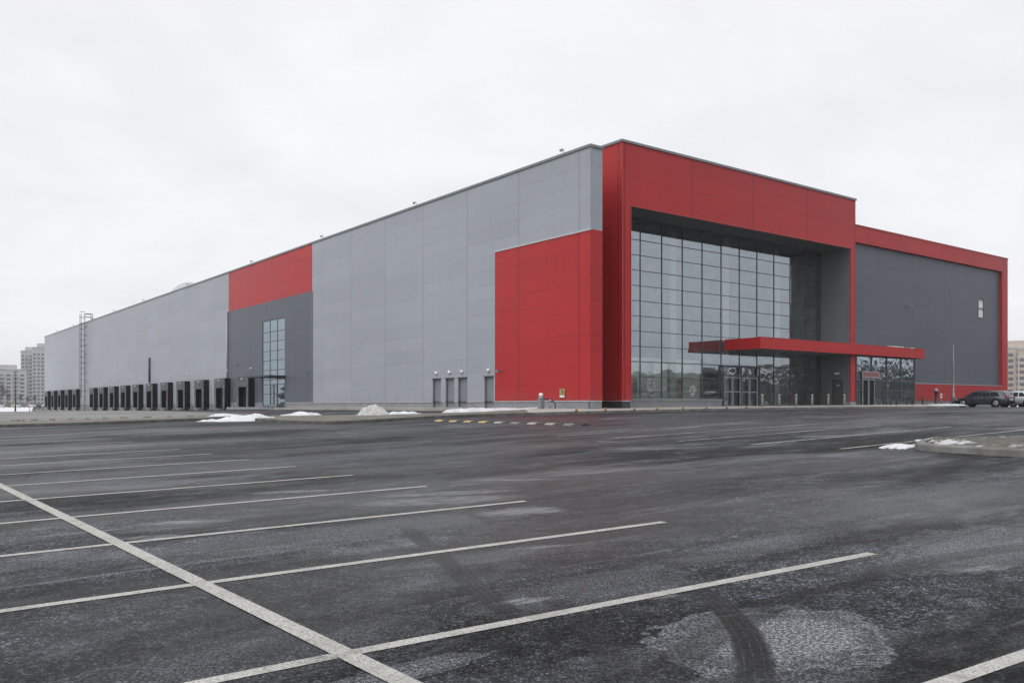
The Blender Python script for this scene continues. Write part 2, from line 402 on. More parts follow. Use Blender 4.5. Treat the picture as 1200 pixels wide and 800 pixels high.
    # hairline cracks / seams between paving lanes
    seam = t.m('ABSOLUTE', t.m('SUBTRACT', t.m('FRACT', t.m('DIVIDE', t.m('ADD', t.n('ShaderNodeSeparateXYZ', {0: rotm}).outputs[1], t.m('MULTIPLY', med, .25)), 4.3)), .5))
    base = t.mix(t.m('MULTIPLY', t.mr(seam, .4965, .4985), .5), base, (.012, .012, .012))
    wet0 = t.mr(t.noise(t.mapping(rotm, (.4, 1., 1), loc=(3, 3, 0)), .23, 4, .6, .4), .35, .65)
    wx, wy = at(725, 492); du = t.n('ShaderNodeSeparateXYZ', {0: rotm})
    ux_, uy_ = wx*math.cos(-ANG)-wy*math.sin(-ANG), wx*math.sin(-ANG)+wy*math.cos(-ANG)
    dd_ = t.m('SQRT', t.m('ADD', t.m('POWER', t.m('DIVIDE', t.m('SUBTRACT', du.outputs[0], ux_), 7.), 2.), t.m('POWER', t.m('DIVIDE', t.m('SUBTRACT', du.outputs[1], uy_), 12.), 2.)))
    wet = t.m('MAXIMUM', t.m('MULTIPLY', wet0, .55), t.mr(t.m('ADD', dd_, t.m('MULTIPLY', t.m('SUBTRACT', med, .5), 2.2)), 1.1, .3, 0., .62))
    base = t.mix(t.m('MULTIPLY', wet, .35), base, (.016, .016, .017))
    rg = t.m('ADD', t.m('ADD', .66, t.m('MULTIPLY', wet, -.38)), t.m('MULTIPLY', speck, .2))
    rg = t.m('SUBTRACT', rg, t.m('MULTIPLY', trk, .08))
    hh = t.m('ADD', t.m('MULTIPLY', stone, -.8), t.m('ADD', t.m('MULTIPLY', fine, .9), t.m('MULTIPLY', fine2, .25)))
    finish(t, base, rg, t.m('ADD', .10, t.m('MULTIPLY', wet, .38)), bump=hh, bstr=t.m('SUBTRACT', .8, t.m('MULTIPLY', wet, .5)), bdist=.010); return m
def paint_line(name='worn road paint', wear=0.):
    m, t = new_mat(name); p = t.n('ShaderNodeNewGeometry').outputs['Position']
    f1 = t.noise(p, 75, 3, .7); f2 = t.noise(p, 5, 5, .65); f3 = t.noise(p, .9, 3)
    c = t.mix(t.mr(f2, .3, .7), (.30, .29, .265), (.43, .42, .39))
    k = t.m('ADD', t.m('MULTIPLY', f1, .6), t.m('ADD', t.m('MULTIPLY', f2, .5), t.m('MULTIPLY', f3, .35)))
    c = t.mix(t.mr(k, .66+wear, .47+wear, 0., .92), c, (.045, .045, .048))
    ch = t.n('ShaderNodeTexVoronoi', {'Vector': p, 'Scale': 62.}).outputs['Distance']
    c = t.mix(t.mr(t.m('ADD', ch, t.m('MULTIPLY', f2, .5)), .82, .98, 0., .5), c, (.06, .06, .063))
    st = t.noise(t.mapping(p, (1, 1, 1), (0, 0, -ANG)), 2.2, 2)
    c = t.mix(t.mr(st, .6, .75, 0., .35), c, (.20, .195, .18))
    finish(t, c, .6, .35, bump=f1, bstr=.4, bdist=.004); return m

def inv(px, py): return at(px, py)
blob_list = []
for (px, py, rx, ry, a, s) in ((915, 745, .80, .62, ANG, 1.25), (700, 690, 1.1, .45, ANG, .45), (1150, 640, 1.6, .7, ANG, .7), (150, 556, 5, 1.2, ANG, .5), (60, 528, 9, 2.5, ANG, .5), (350, 540, 6, 1.2, ANG, .45), (430, 622, 2.2, .6, ANG, .55), (240, 640, 1.5, .5, ANG, .5), (1080, 585, 3., .8, ANG, .5), (880, 640, 1.5, .35, ANG, .5), (560, 655, 1., .3, ANG, .5),
        (205, 612, .62, .22, .2, 2.), (340, 576, .8, .22, .2, 1.8), (500, 587, 1.3, .45, .2, 1.6), (615, 599, .55, .3, .3, 1.9), (185, 629, .5, .15, .2, 1.7),
        (600, 562, 1.0, .14, .0, 1.9), (520, 578, 1.0, .25, .2, 1.6), (760, 700, .3, .07, .3, 1.7), (620, 703, .25, .09, .3, 1.8), (1160, 665, .35, .1, .3, 1.6), (870, 720, .2, .05, .3, 1.6), (640, 640, .5, .06, .3, 1.5), (300, 770, 1.2, .5, ANG, .35), (470, 788, .55, .13, ANG, .8)):
    x, y = at(px, py); blob_list.append((x, y, rx, ry, a, s))
def circ(p1, p2, p3):
    (x1,y1),(x2,y2),(x3,y3) = p1, p2, p3
    d = 2*(x1*(y2-y3)+x2*(y3-y1)+x3*(y1-y2))
    ux = ((x1*x1+y1*y1)*(y2-y3)+(x2*x2+y2*y2)*(y3-y1)+(x3*x3+y3*y3)*(y1-y2))/d
    uy = ((x1*x1+y1*y1)*(x3-x2)+(x2*x2+y2*y2)*(x1-x3)+(x3*x3+y3*y3)*(x2-x1))/d
    return ux, uy, math.hypot(x1-ux, y1-uy)
tracks = []
for pts, wd, s in ((((822,692),(868,735),(885,796)), .24, 1.), (((488,628),(540,672),(600,722)), .22, .9), (((660,640),(880,575),(1010,540)), .24, .55),
                   (((420,672),(700,650),(900,628)), .16, .45), (((480,560),(545,600),(760,655)), .2, .4), (((640,700),(700,745),(720,800)), .22, .4), (((250,800),(420,720),(800,650)), .26, .35), (((760,800),(960,690),(1200,640)), .3, .45)):
    P = [at(*q) for q in pts]; cx_, cy_, rr = circ(*P)
    an = [math.atan2(y-cy_, x-cx_) for x, y in P]
    base = an[1]; dd = [(a-base+math.pi) % (2*math.pi)-math.pi for a in an]
    a0, a1 = min(dd)*1.5+base, max(dd)*1.5+base
    tracks.append((cx_, cy_, rr, wd, a0, a1, s))
M['asphalt'] = asphalt_mat(blob_list, tracks)
M['line'] = paint_line(); M['line_w'] = paint_line('faded road paint', .13)

# ------------------------------------------------------------------ ground
def axis_vals(lo, hi, lo_d, hi_d):
    a = []; x = lo_d
    while x <= hi_d: a.append(x); x += 1.
    st = 1.; x = hi_d
    while x < hi: st *= 1.06; x += st; a.append(min(x, hi))
    st = 1.; x = lo_d; b = []
    while x > lo: st *= 1.06; x -= st; b.append(max(x, lo))
    return b[::-1]+a
gx = axis_vals(-4000, 4000, -70, 75); gy = axis_vals(-2500, 6000, -6, 105)
g = MB(); g.grid([[(x, y, zg(x, y)) for x in gx] for y in gy])
tag(g.build('ground', M['asphalt']), kind='structure', label='dark damp asphalt of the car park and roads')

def ribbon(mb, p, q, wdt, lift=.005, step=1.):
    L = math.hypot(q[0]-p[0], q[1]-p[1]); n = max(1, int(L/step)); dx, dy = (q[0]-p[0])/L, (q[1]-p[1])/L; hx, hy = -dy*wdt/2, dx*wdt/2
    rows = []
    for i in range(n+1):
        f = i/n; x, y = p[0]+(q[0]-p[0])*f, p[1]+(q[1]-p[1])*f
        rows.append([(x+hx, y+hy, zg(x+hx, y+hy)+lift), (x-hx, y-hy, zg(x-hx, y-hy)+lift)])
    mb.grid(rows, False)
def cw(s, v): return s*DL[0]+v*DR[0], s*DL[1]+v*DR[1]          # bay coordinates, origin under the camera
ln = MB()
VL = lambda s: 2.413-.0205*s
ribbon(ln, cw(-3, VL(-3)), cw(44, VL(44)), .135, .0065)
for k in range(-2, 15):
    s = 4.67+2.475*k+(.2 if k < 0 else 0)
    sh = .02*k
    ribbon(ln, cw(s, VL(s)), cw(s-.42, 7.25-sh), .112, .004)
    ribbon(ln, cw(s, VL(s)), cw(s+.3, -2.75-sh), .112, .004)
    ribbon(ln, cw(s+.9, -12.9), cw(s+1.3, -22.7), .11)
ribbon(ln, cw(-3, -17.8), cw(44, -17.9), .15, .009)
tag(ln.build('parking_lines', M['line']), kind='structure', label='pale worn bay lines painted on the asphalt'); ln = MB()
starts = [at(985,526), at(880,521), at(795,517), at(719,513.7), at(652,511)]
for i, (x, y) in enumerate(starts):
    ribbon(ln, (x, y), (x+DR[0]*(9.8 if i else 9.8), y+DR[1]*9.8), .12, .007)
for a, b in (((560,504.5),(600,502.8)), ((700,517.5),(725,517.8)), ((780,501.5),(822,499.5)), ((915,501.5),(1000,500)), ((1000,486),(1045,485.5)), ((940,489.5),(990,488.5)), ((835,497),(860,496))):
    ribbon(ln, at(*a), at(*b), .14, .007)
tag(ln.build('parking_lines', M['line_w']), kind='structure', label='faded bay lines nearer the entrance')

# pavement with kerb in front of the entrance, running out as a verge to the left
fr = [(299,493.2),(320,495),(350,496.4),(380,497),(402,496.6),(430,495.2),(470,492.8),(505,490.6),(560,488.2),(620,486.4),(690,484.4),(780,482.2),(860,480.7),(940,479.2),(1000,478.3),(1060,478.1),(1110,478.1)]
bk = [at(302,489.8), at(318,489.6), at(340,489.3), at(368,489), at(400,488.4), at(430,487.9), at(475,487.2), at(515,486.2), at(566,484.5), at(612,481.6), loc(1.2,6.4), loc(10,5), loc(18,5), loc(26,5), loc(32,5), loc(39,5), loc(47,5)]
fp = [at(*q) for q in fr]
rows = []; krow = []
for i, (a, b) in enumerate(zip(fp, bk)):
    za = zg(*a)+.13; zb = zg(*b)+.12 if i < 9 else max(zg(*b)+.12, E-.12+.006*max(0, sv(*b)[1]))
    r = []
    L = math.hypot(b[0]-a[0], b[1]-a[1]); o = .2/L
    for f in (o, .25, .5, .75, 1.): r.append((a[0]+(b[0]-a[0])*f, a[1]+(b[1]-a[1])*f, za+(zb-za)*f))
    rows.append(r)
    ca, cb = a, (a[0]+(b[0]-a[0])*o, a[1]+(b[1]-a[1])*o)
    krow.append([(ca[0], ca[1], zg(*ca)-.1), (ca[0], ca[1], za-.01), (ca[0]*.93+cb[0]*.07, ca[1]*.93+cb[1]*.07, za+.012), (cb[0], cb[1], za+.012), (cb[0], cb[1], za-.05)])
tag(MB().grid(rows[9:], False).build('pavement', M['pave']), kind='structure', label='pale concrete pavement along the entrance front')
tag(MB().grid(rows[:10], False).build('verge', M['verge']), kind='structure', label='narrow winter verge beside the access road')
tag(MB().grid(krow[9:], False).build('pavement_kerb', M['kerb']), kind='structure', label='pale kerb of the entrance pavement')
tag(MB().grid(krow[:10], False).build('verge_kerb', M['kerbd']), kind='structure', label='dirty dark kerb of the verge')
# left verge along the end of the bays
fr2 = [(-120,503.5),(-40,501.8),(0,500.7),(50,499.6),(95,498.3),(140,496.6),(200,494.3),(250,492.2),(268,491.3)]
bk2 = [(-120,496),(-40,495.8),(0,495.5),(50,494.5),(95,493.3),(140,492),(200,490.6),(250,489.6),(272,489.4)]
rows = []; krow = []
for qa, qb in zip(fr2, bk2):
    a, b = at(*qa), at(*qb); za = zg(*a)+.14; zb = zg(*b)+.10
    L = math.hypot(b[0]-a[0], b[1]-a[1]); o = .2/L; cb = (a[0]+(b[0]-a[0])*o, a[1]+(b[1]-a[1])*o)
    rows.append([(a[0]+(b[0]-a[0])*f, a[1]+(b[1]-a[1])*f, za+(zb-za)*f) for f in (o, .3, .6, 1.)]+[(b[0], b[1], zb-.3)])
    krow.append([(a[0], a[1], za-.3), (a[0], a[1], za-.01), (a[0]*.93+cb[0]*.07, a[1]*.93+cb[1]*.07, za+.012), (cb[0], cb[1], za+.012), (cb[0], cb[1], za-.05)])
tag(MB().grid(rows, False).build('verge', M['verge']), kind='structure', label='yellowed verge at the end of the bays')
tag(MB().grid(krow, False).build('verge_kerb', M['kerbd']), kind='structure', label='dark kerb along the end of the bays')
# apron along the foot of the long wall
ap = MB(); prev = None; rr_ = []
for k in range(0, 25):
    s = 6.5+k*2.05; a = loc(-1.5, s); b = loc(.1, s)
    rr_.append([(a[0], a[1], zg(*a)-.05), (a[0], a[1], E-.17-.004*max(0, s-35)), (b[0], b[1], E-.13-.004*max(0, s-35))])
ap.grid(rr_, False); tag(ap.build('pavement', M['pave']), kind='structure', label='narrow concrete apron at the foot of the long wall')

# ------------------------------------------------------------------ the building
ZB = .12                                                # local z=0 is 0.12 under eye level
B = empty('retail_building', (C0[0], C0[1], E-ZB), ANG, 'huge grey and red metal clad hall with glazed entrance portal and loading docks', 'building')
FIT = False; KF = 1.0283
def part(mb, name, mat, parent=None, label=None, bevel=0.):
    if FIT: mb.v = [(3.263+(x-2.2)*KF, .662+(y+.42)*KF, z*KF) for x, y, z in mb.v]     # portal block: final size and seat
    return mb.build(name, M[mat] if isinstance(mat, str) else mat, parent or B, dz=ZB, label=label, bevel=bevel)
H = 15.4; LEN = 182.
# long left wall (plane x=0)
doors = [(9.8, 10.9), (13.05, 14.2), (14.7, 15.85), (16.5, 17.65)]
dholes = [(a, b, -.2, 2.0) for a, b in doors]
gw = MB()
gw.holed('x', 0., .25, 9.65, 39.2, .28, H, [(a, b, .28, 2.0) for a, b in doors])
gw.holed('x', 0., .25, 0., 9.65, 10.5, H, [])
gw.holed('x', 0., .25, 62.2, LEN, .28, H, [])
part(gw, 'wall', 'grey_x', label='light grey clad long wall')
fw = MB(); fw.holed('y', 0.003, .2, .003, .97, 10.5, H, []); fw.box(.9, .21, 10.5, .97, 7., H)
part(fw, 'wall', 'grey_y', label='light grey clad return at the corner')
rw = MB(); rw.holed('x', -.004, .25, 0., 9.65, .30, 10.5, []); part(rw, 'wall', 'red_x', label='red clad lower panel at the corner')
rw = MB(); rw.holed('y', -.002, .2, .0, .97, .30, 10.5, []); rw.box(.9, .21, .3, .972, 7., 10.5); part(rw, 'wall', 'red_y', label='narrow red return at the corner')
rw = MB(); rw.holed('x', 0.002, .25, 39.2, 62.2, 10.9, H, []); part(rw, 'wall', 'red_x', label='red band above the stair window')
W0, W1, WT = 45.8, 51.8, 8.95
dw = MB(); dw.holed('x', .002, .3, 39.2, 62.2, .28, 10.9, [(W0, W1, .28, WT)]); part(dw, 'wall', 'dark_x', label='dark grey clad bay around the stair window')
for a_ in ((-.05, 39.06, .3, .05, 39.2, 10.9), (-.05, 62.2, .3, .05, 62.34, 10.9)): part(MB().box(*a_), 'corner_trim', 'trim')
part(MB().box(-.05, -.05, 10.44, .02, 9.65, 10.53), 'corner_trim', 'strip')
part(MB().box(-.03, -.03, 10.53, .02, .04, H), 'corner_trim', 'grey_x')
# plinth
pl = MB()
segs = [(0., 9.8)]+[(doors[i][1], doors[i+1][0]) for i in range(3)]+[(17.65, 45.8), (51.8, LEN)]
for a, b in segs: pl.box(.03, a, -4., .26, b, .24)
pl.box(.03, .03, -2., .95, .24, .24)
part(pl, 'plinth', 'plinth')
st = MB()
for a, b in segs: st.box(-.02, a, .24, .03, b, .30)
st.box(-.02, -.02, .24, .97, .03, .295); part(st, 'drip_strip', 'strip')
# parapet coping and roof
cp = MB(); cp.box(-.07, -.07, H, .35, LEN+.07, H+.16); cp.box(.35, -.07, H, 1.02, .3, H+.157)
part(cp, 'coping', 'trim')
rf = MB(); rf.box(.25, 6.9, H-1.0, 61.5, LEN, H-.6); rf.box(.25, LEN-.3, -4, 61.5, LEN, H-.01); rf.box(61.3, 60., -2, 61.55, LEN-.3, H-.4); rf.box(.25, .3, H-1., .9, 6.9, H-.6)
part(rf, 'roof', 'roof')
sk = MB(); rows = []
for i in range(17):
    a = math.pi*i/16; rows.append([(x, 90+9*math.cos(a), H-.6+2.75*math.sin(a)) for x in (3., 13.)])
sk.grid(rows); sk.face([r[0] for r in rows]); sk.face([r[1] for r in rows][::-1]); part(sk, 'roof_skylight', 'skyl')
# personnel doors
for i, (a, b) in enumerate(doors):
    d = MB().box(.17, a+.05, -.2, .21, b-.05, 1.95); dd = part(d, 'door', 'door')
    fr_ = MB().box(.10, a, -.2, .2, a+.05, 2.); fr_.box(.10, b-.05, -.2, .2, b, 2.); fr_.box(.10, a+.05, 1.95, .2, b-.05, 2.); fr_.box(-.06, a-.06, 2.0, .1, b+.06, 2.06)
    part(fr_, 'door_frame', 'trim', dd)
    h = MB().tube((.17, a+.16, .95), (.10, a+.16, .95), .015); h.tube((.10, a+.16, .95), (.10, a+.28, .95), .012); part(h, 'handle', 'steel', dd)
    c = (a+b)/2
    lp = MB().lathe((-.02, c, 2.42), [(.12, 0), (.14, -.06), (.11, -.13), (.03, -.15)], 12, 'x'); part(lp, 'wall_lamp', 'lampw')
def wall_light(y, z):
    l = MB().box(-.22, y-.03, z-.03, .0, y+.03, z+.03); l.box(-.34, y-.1, z-.12, -.2, y+.1, z+.06); part(l, 'wall_lamp', 'frame_l')
wall_light(9.0, 2.35); wall_light(40.3, 3.2); wall_light(58.8, 4.6)
# stair window
sw = MB(); nz = [.02, 1.2, 2.2, 2.7, 3.7, 4.7, 5.7, 6.7, 7.7, 8.9]
for a in [W0+.04, W0+2, W0+4, W1-.04]: sw.box(.03, a-.04, -.15, .12, a+.04, WT)
for z in nz: sw.box(.035, W0, z-.035, .115, W1, z+.035)
swo = part(sw, 'stair_window', 'mull', label='tall narrow stair window with glazed doors')
gl = MB(); gl.box(.06, W0+.02, -.1, .075, W1-.02, WT-.02); part(gl, 'pane', 'sglass', swo)
ib = MB(); ib.box(3.2, W0-1, -.3, 3.3, W1+1, WT+.5); ib.box(.32, W0-1, -.3, 3.2, W1+1, -.12); ib.box(.32, W0-1, WT+.1, 3.2, W1+1, WT+.2); ib.box(.32, W0-1.1, -.3, 3.3, W0-1, WT); ib.box(.32, W1+1, -.3, 3.3, W1+1.1, WT); ib.box(.5, W0-1, 2.4, 3.2, W1+1, 2.7); ib.box(.9, W0-1, 5.4, 3.2, W1+1, 5.7)
part(ib, 'interior_wall', 'int_w', swo)
for a in (W0+2.05, W0+3.02):
    d = MB(); d.box(0, a, -.12, .058, a+.07, 2.15); d.box(0, a+.88, -.12, .058, a+.95, 2.15); d.box(0, a+.07, 2.08, .058, a+.88, 2.15); d.box(0, a+.07, -.12, .058, a+.88, .05); d.box(0, a+.07, 1., .058, a+.88, 1.06)
    part(d, 'glazed_door', 'frame_l', swo)
cpy = MB(); cpy.box(-1.7, W0-.3, 2.92, .0, W1+.3, 3.04); cpy.box(-1.75, W0-.35, 2.9, -1.68, W1+.35, 3.07); part(cpy, 'canopy', 'dsteel', swo)
stp = MB(); stp.box(-1.6, W0-.6, -1., 0.02, W1+6.5, -.16); part(stp, 'landing', 'plinth')
# loading docks
def dock(y):
    w2 = 1.78; x = -.68; top = 3.15; bot = -.32
    b = MB()
    b.box(x, y-w2, bot, 0, y-w2+.12, top); b.box(x, y+w2-.12, bot, 0, y+w2, top); b.box(x, y-w2+.12, top-.1, 0, y+w2-.12, top)
    o = part(b, 'dock_shelter', 'black')
    fr_ = MB(); fr_.box(x-.03, y-w2, 2.05, x-.002, y+w2, top+.01); fr_.box(x-.03, y-w2, bot, x-.002, y-w2+.62, 2.05); fr_.box(x-.03, y+w2-.62, bot, x-.002, y+w2, 2.05)
    part(fr_, 'curtain', 'shelter', o)
    d = MB(); d.box(-.06, y-w2+.13, bot, -.004, y+w2-.13, top-.12)
    for k in range(5): d.box(-.075, y-w2+.2, bot+.1+k*.62, -.06, y+w2-.2, bot+.13+k*.62)
    part(d, 'dock_door', 'hole', o)
    for dy in (-.8, .8):
        part(MB().box(-.35, y+dy-.13, -.85, -.004, y+dy+.13, -.35), 'bumper', 'black', o)
        part(MB().box(x-.045, y+dy*1.7-.03, -.1, x-.031, y+dy*1.7+.03, .9), 'edge_marker', 'wornw', o)
    part(MB().box(-.5, y-1., -.6, -.01, y+1., -.36), 'dock_leveller', 'dsteel', o)
    part(MB().box(x-.16, y-.08, 2.85, x-.03, y+.08, 3.0), 'signal_lamp', 'lampw', o)
    part(MB().box(-.2, y-1.1, top+.85, 0, y-.9, top+1.0), 'flood_lamp', 'lampw', o)
dys = [54.15+7.5*k for k in range(17) if k != 11]
p = len(bpy.data.objects)
for y in dys: dock(y+1.7)
# yard guard rails between docks
for k, y in enumerate(dys):
    g_ = MB(); zz = land(*loc(-1., y+5.4)); g_.box(-.5, y+5.25, -2.5, -.3, y+5.45, zz+.55); part(g_, 'guard_post', 'plinth')
# pipes
pp = MB().tube((-.12, 95.4, 3.4), (-.12, 95.4, 7.0), .14, n=10); pp.tube((-.08, 95.4, .2), (-.08, 95.4, 3.4), .05); part(pp, 'downpipe', 'dsteel')
pp = MB().tube((-.1, 62.5, -.4), (-.1, 62.5, 10.9), .07, n=10); part(pp, 'downpipe', 'steel')
# caged roof ladder
ly = 138.4; ld = MB()
for dy in (-.32, .32): ld.tube((-.32, ly+dy, -1.2), (-.32, ly+dy, 16.95), .032, n=6)
lo_ = part(ld, 'ladder', 'dsteel', label='caged steel ladder up the long wall')
rg_ = MB()
for k in range(60): rg_.tube((-.32, ly-.32, -1.+.3*k), (-.32, ly+.32, -1.+.3*k), .022, n=5, cap=False)
part(rg_, 'rungs', 'dsteel', lo_)
cg = MB()
for k in range(16):
    z = 1.6+k*1.05; pts = [(-.32-.85*math.sin(math.pi*i/8)*1.0, ly+.45*math.cos(math.pi*i/8)*1.25, z) for i in range(9)]
    cg.path(pts, .026, 5)
for i in (2, 4, 6): cg.tube((-.32-.85*math.sin(math.pi*i/8), ly+.56*math.cos(math.pi*i/8), 1.6), (-.32-.85*math.sin(math.pi*i/8), ly+.56*math.cos(math.pi*i/8), 16.98), .03, n=5)
for k in range(9): cg.tube((-.32, ly-.32, 1+1.7*k), (0, ly-.32, 1+1.7*k), .035, n=5); cg.tube((-.32, ly+.32, 1+1.7*k), (0, ly+.32, 1+1.7*k), .035, n=5)
cg.tube((.9, ly-.7, H+.1), (.9, ly-.7, 17.0), .05); cg.tube((.9, ly+.7, H+.1), (.9, ly+.7, 17.0), .05); cg.tube((.9, ly-.7, 16.98), (-.32, ly-.56, 16.98), .05); cg.tube((.9, ly+.7, 16.98), (-.32, ly+.56, 16.98), .05)
cg.tube((.9, ly-.7, 16.4), (-.32, ly-.56, 16.4), .04); cg.tube((.9, ly+.7, 16.4), (-.32, ly+.56, 16.4), .04)
part(cg, 'safety_cage', 'dsteel', lo_)
# flood lights along the parapet
for y in (2.55, 20.2, 37.0, 54.8, 77.5, 99, 117, 133.5, 150, 167):
    f_ = MB(); f_.path([(.15, y, H+.1), (.12, y, H+.36), (.04, y, H+.45), (-.10, y, H+.44)], .02, 6); f_.box(-.18, y-.09, H+.28, -.04, y+.09, H+.41)
    part(f_, 'floodlight', 'frame_l')

# ---- entrance portal (front plane y=YP)
XP = 2.2; YP = -.42; PW = 25.34; PH = 16.0; OZ = 12.2; YG = YP+2.7; LG = .74
FIT = True
pf = MB()
pf.holed('y', YP, .04, XP, XP+PW, .30, PH, [(XP+LG, XP+PW-.66, .30, OZ)])
pf.box(XP+.3, YP+.05, OZ+.32, XP+PW-.3, YP+5.5, PH-.4)
part(pf, 'portal_frame', 'red_y', label='red clad portal around the glazed entrance')
ps = MB(); ps.holed('x', XP-.002, .25, YP, YP+6., .3, PH, []); part(ps, 'portal_frame', 'red_x', label='red side of the portal')
pr = MB(); pr.box(XP+PW-.25, YP+.004, .3, XP+PW+.002, YP+6., PH); part(pr, 'portal_frame', 'red_x', label='far side of the portal')
cc = MB(); cc.box(XP-.07, YP-.07, PH, XP+PW+.07, YP+6.05, PH+.15); part(cc, 'coping', 'trim')
for a_ in ((XP+LG-.04, YP-.03, .3, XP+LG+.02, YP+.05, OZ-.02), (XP+LG-.04, YP-.03, OZ-.02, XP+PW-.62, YP+.05, OZ+.05), (XP+PW-.68, YP-.03, .3, XP+PW-.62, YP+.05, OZ-.02), (XP-.02, YP-.025, .3, XP+.10, YP+.03, PH)): part(MB().box(*a_), 'corner_trim', 'red_trim')
sf = MB(); sf.box(XP+.3, YP+.045, OZ+.002, XP+PW-.3, YG+.6, OZ+.3)
for k in range(3): sf.box(XP+.76, YP+.9+.7*k, OZ-.012, XP+PW-.7, YP+.93+.7*k, OZ+.04)
sf.box(XP+.76, YG-.35, OZ-.12, XP+PW-.7, YG-.05, OZ+.04)
part(sf, 'soffit', 'soffit')
DU0, DU1 = YP+.61, YP+1.71
sl = MB(); sl.holed('x', XP+PW-.66, .2, YP+.045, YG+.4, -.2, OZ, [(DU0, DU1, -.2, 2.12)]); part(sl, 'side_lining', 'lining', label='dark grey inner side of the portal')
sl2 = MB(); sl2.box(XP+LG-.2, YP+.045, -.2, XP+LG, YG+.4, OZ); part(sl2, 'side_lining', 'lining')
dd = part(MB().box(XP+PW-.55, DU0+.05, -.15, XP+PW-.50, DU1-.05, 2.07), 'door', 'doord', label='dark steel door in the portal side')
part(MB().box(XP+PW-.68, DU0-.06, -.18, XP+PW-.56, DU0+.05, 2.14).box(XP+PW-.68, DU1-.05, -.18, XP+PW-.56, DU1+.06, 2.14).box(XP+PW-.68, DU0+.05, 2.07, XP+PW-.56, DU1-.05, 2.14), 'door_frame', 'trim', dd)
part(MB().box(XP+PW-.565, DU0+.42, 1.5, XP+PW-.55, DU0+.68, 1.66), 'door_plate', 'decal', dd)
part(MB().box(XP+PW-.8, (DU0+DU1)/2-.16, 2.45, XP+PW-.66, (DU0+DU1)/2+.16, 2.6), 'wall_lamp', 'lampw')
pb = MB(); pb.box(XP+.03, YP+.03, -1.2, XP+LG-.02, YP+2.9, .25); part(pb, 'plinth', 'plinth_d', label='dark plinth of the portal')
pb = MB(); pb.box(XP+PW-.72, YP-.03, -1.2, XP+PW+.02, YP+.62, .29); part(pb, 'plinth', 'plinth', label='pale footing of the portal leg')
part(MB().box(XP-.02, YP-.02, .25, XP+LG, YP+.03, .30).box(XP-.02, YP+.03, .25, XP+.03, YP+5., .30), 'drip_strip', 'strip')
FIT = False
slb = MB(); slb.box(.973, 6.3, .2, 3.262, 6.5, H-.2); part(slb, 'wall', 'red_y', label='back of the slot beside the portal')
slb = MB(); slb.box(.96, 6.2, -1., 3.25, 6.4, .2); slb.box(.905, .3, -1., .975, 6.2, .29); part(slb, 'plinth', 'plinth_d')
FIT = True
# curtain wall: mullions and panes
mx = [XP+.2+2.05*k for k in range(0, 13)]; mx = [x for x in mx if XP+LG+.1 < x < XP+PW-.7]
mz = [.52]+[.90+1.0*k for k in range(0, 12)]
EX0, EX1 = XP+12.5, XP+16.6                                # doors under the canopy
cwm = MB()
for x in mx: cwm.box(x-.03, YG-.035, -.12 if x > EX0-.2 else .45, x+.03, YG+.05, OZ+.04)
cwm.box(XP+LG, YG-.08, .45, XP+LG+.06, YG+.1, OZ+.04); cwm.box(XP+PW-.74, YG-.08, -.12, XP+PW-.66, YG+.1, OZ+.04)
for z in mz:
    if z < 2.5: cwm.box(XP+LG, YG-.028, z-.022, EX0-.03, YG+.045, z+.022)
    else: cwm.box(XP+LG, YG-.028, z-.022-(.02 if abs(z-2.9) < .01 else 0), XP+PW-.68, YG+.045, z+.022)
cwm.box(EX1, YG-.028, .87, XP+PW-.68, YG+.045, .925)
cwo = part(cwm, 'curtain_wall', 'mull', label='tall grid of glazing set back in the portal')
pn = MB(); xs = [XP+LG+.03]+mx+[XP+PW-.7]; zs = [.52]+mz[1:]+[OZ]
for i in range(len(xs)-1):
    for j in range(len(zs)-1):
        if xs[i] > EX0-.3 and zs[j] < 2.4: continue
        a, b = random.gauss(0, .0022), random.gauss(0, .0022)       # tiny tilt of each pane
        hx_, hz_ = (xs[i+1]-xs[i])/2, (zs[j+1]-zs[j])/2
        pn.face([(xs[i], YG-a*hx_-b*hz_, zs[j]), (xs[i+1], YG+a*hx_-b*hz_, zs[j]), (xs[i+1], YG+a*hx_+b*hz_, zs[j+1]), (xs[i], YG-a*hx_+b*hz_, zs[j+1])])
part(pn, 'pane', 'glass', cwo)
pw_ = MB()
for i in range(len(xs)-1):
    if xs[i] > EX0-.3: pw_.face([(xs[i], YG, -.1), (xs[i+1], YG, -.1), (xs[i+1], YG, 2.9), (xs[i], YG, 2.9)])
part(pw_, 'pane', 'wavy', cwo, label='rippled tempered glass beside the doors')
part(MB().box(XP+LG, YG-.12, -1.2, EX0-.03, YG+.12, .30).box(XP+LG, YG-.16, .30, EX0-.03, YG+.14, .47), 'plinth', 'plinth', label='low plinth under the glazing')
for a in [EX0+.15, EX0+1.08, EX0+2.1, EX0+3.03]:
    d = MB(); zt = 2.05
    for q in (a, a+.84): d.box(q, YG-.2, -.1, q+.07, YG-.12, zt)
    for z in (-.1, .95, zt-.08): d.box(a+.07, YG-.2, z, a+.84, YG-.12, z+.08)
    do = part(d, 'glazed_door', 'frame_l', cwo)
lb = MB()                                                   # glazed lobby standing in front of the doors
for x in (EX0-.02, EX0+2.03, EX0+4.15): lb.box(x, YG-.22, -.1, x+.07, YG-.11, 2.86)
lb.box(EX0-.02, YG-.22, 2.12, EX0+4.2, YG-.11, 2.22); lb.box(EX0-.02, YG-.22, 2.78, EX0+4.2, YG-.11, 2.88); part(lb, 'door_surround', 'mull', cwo)
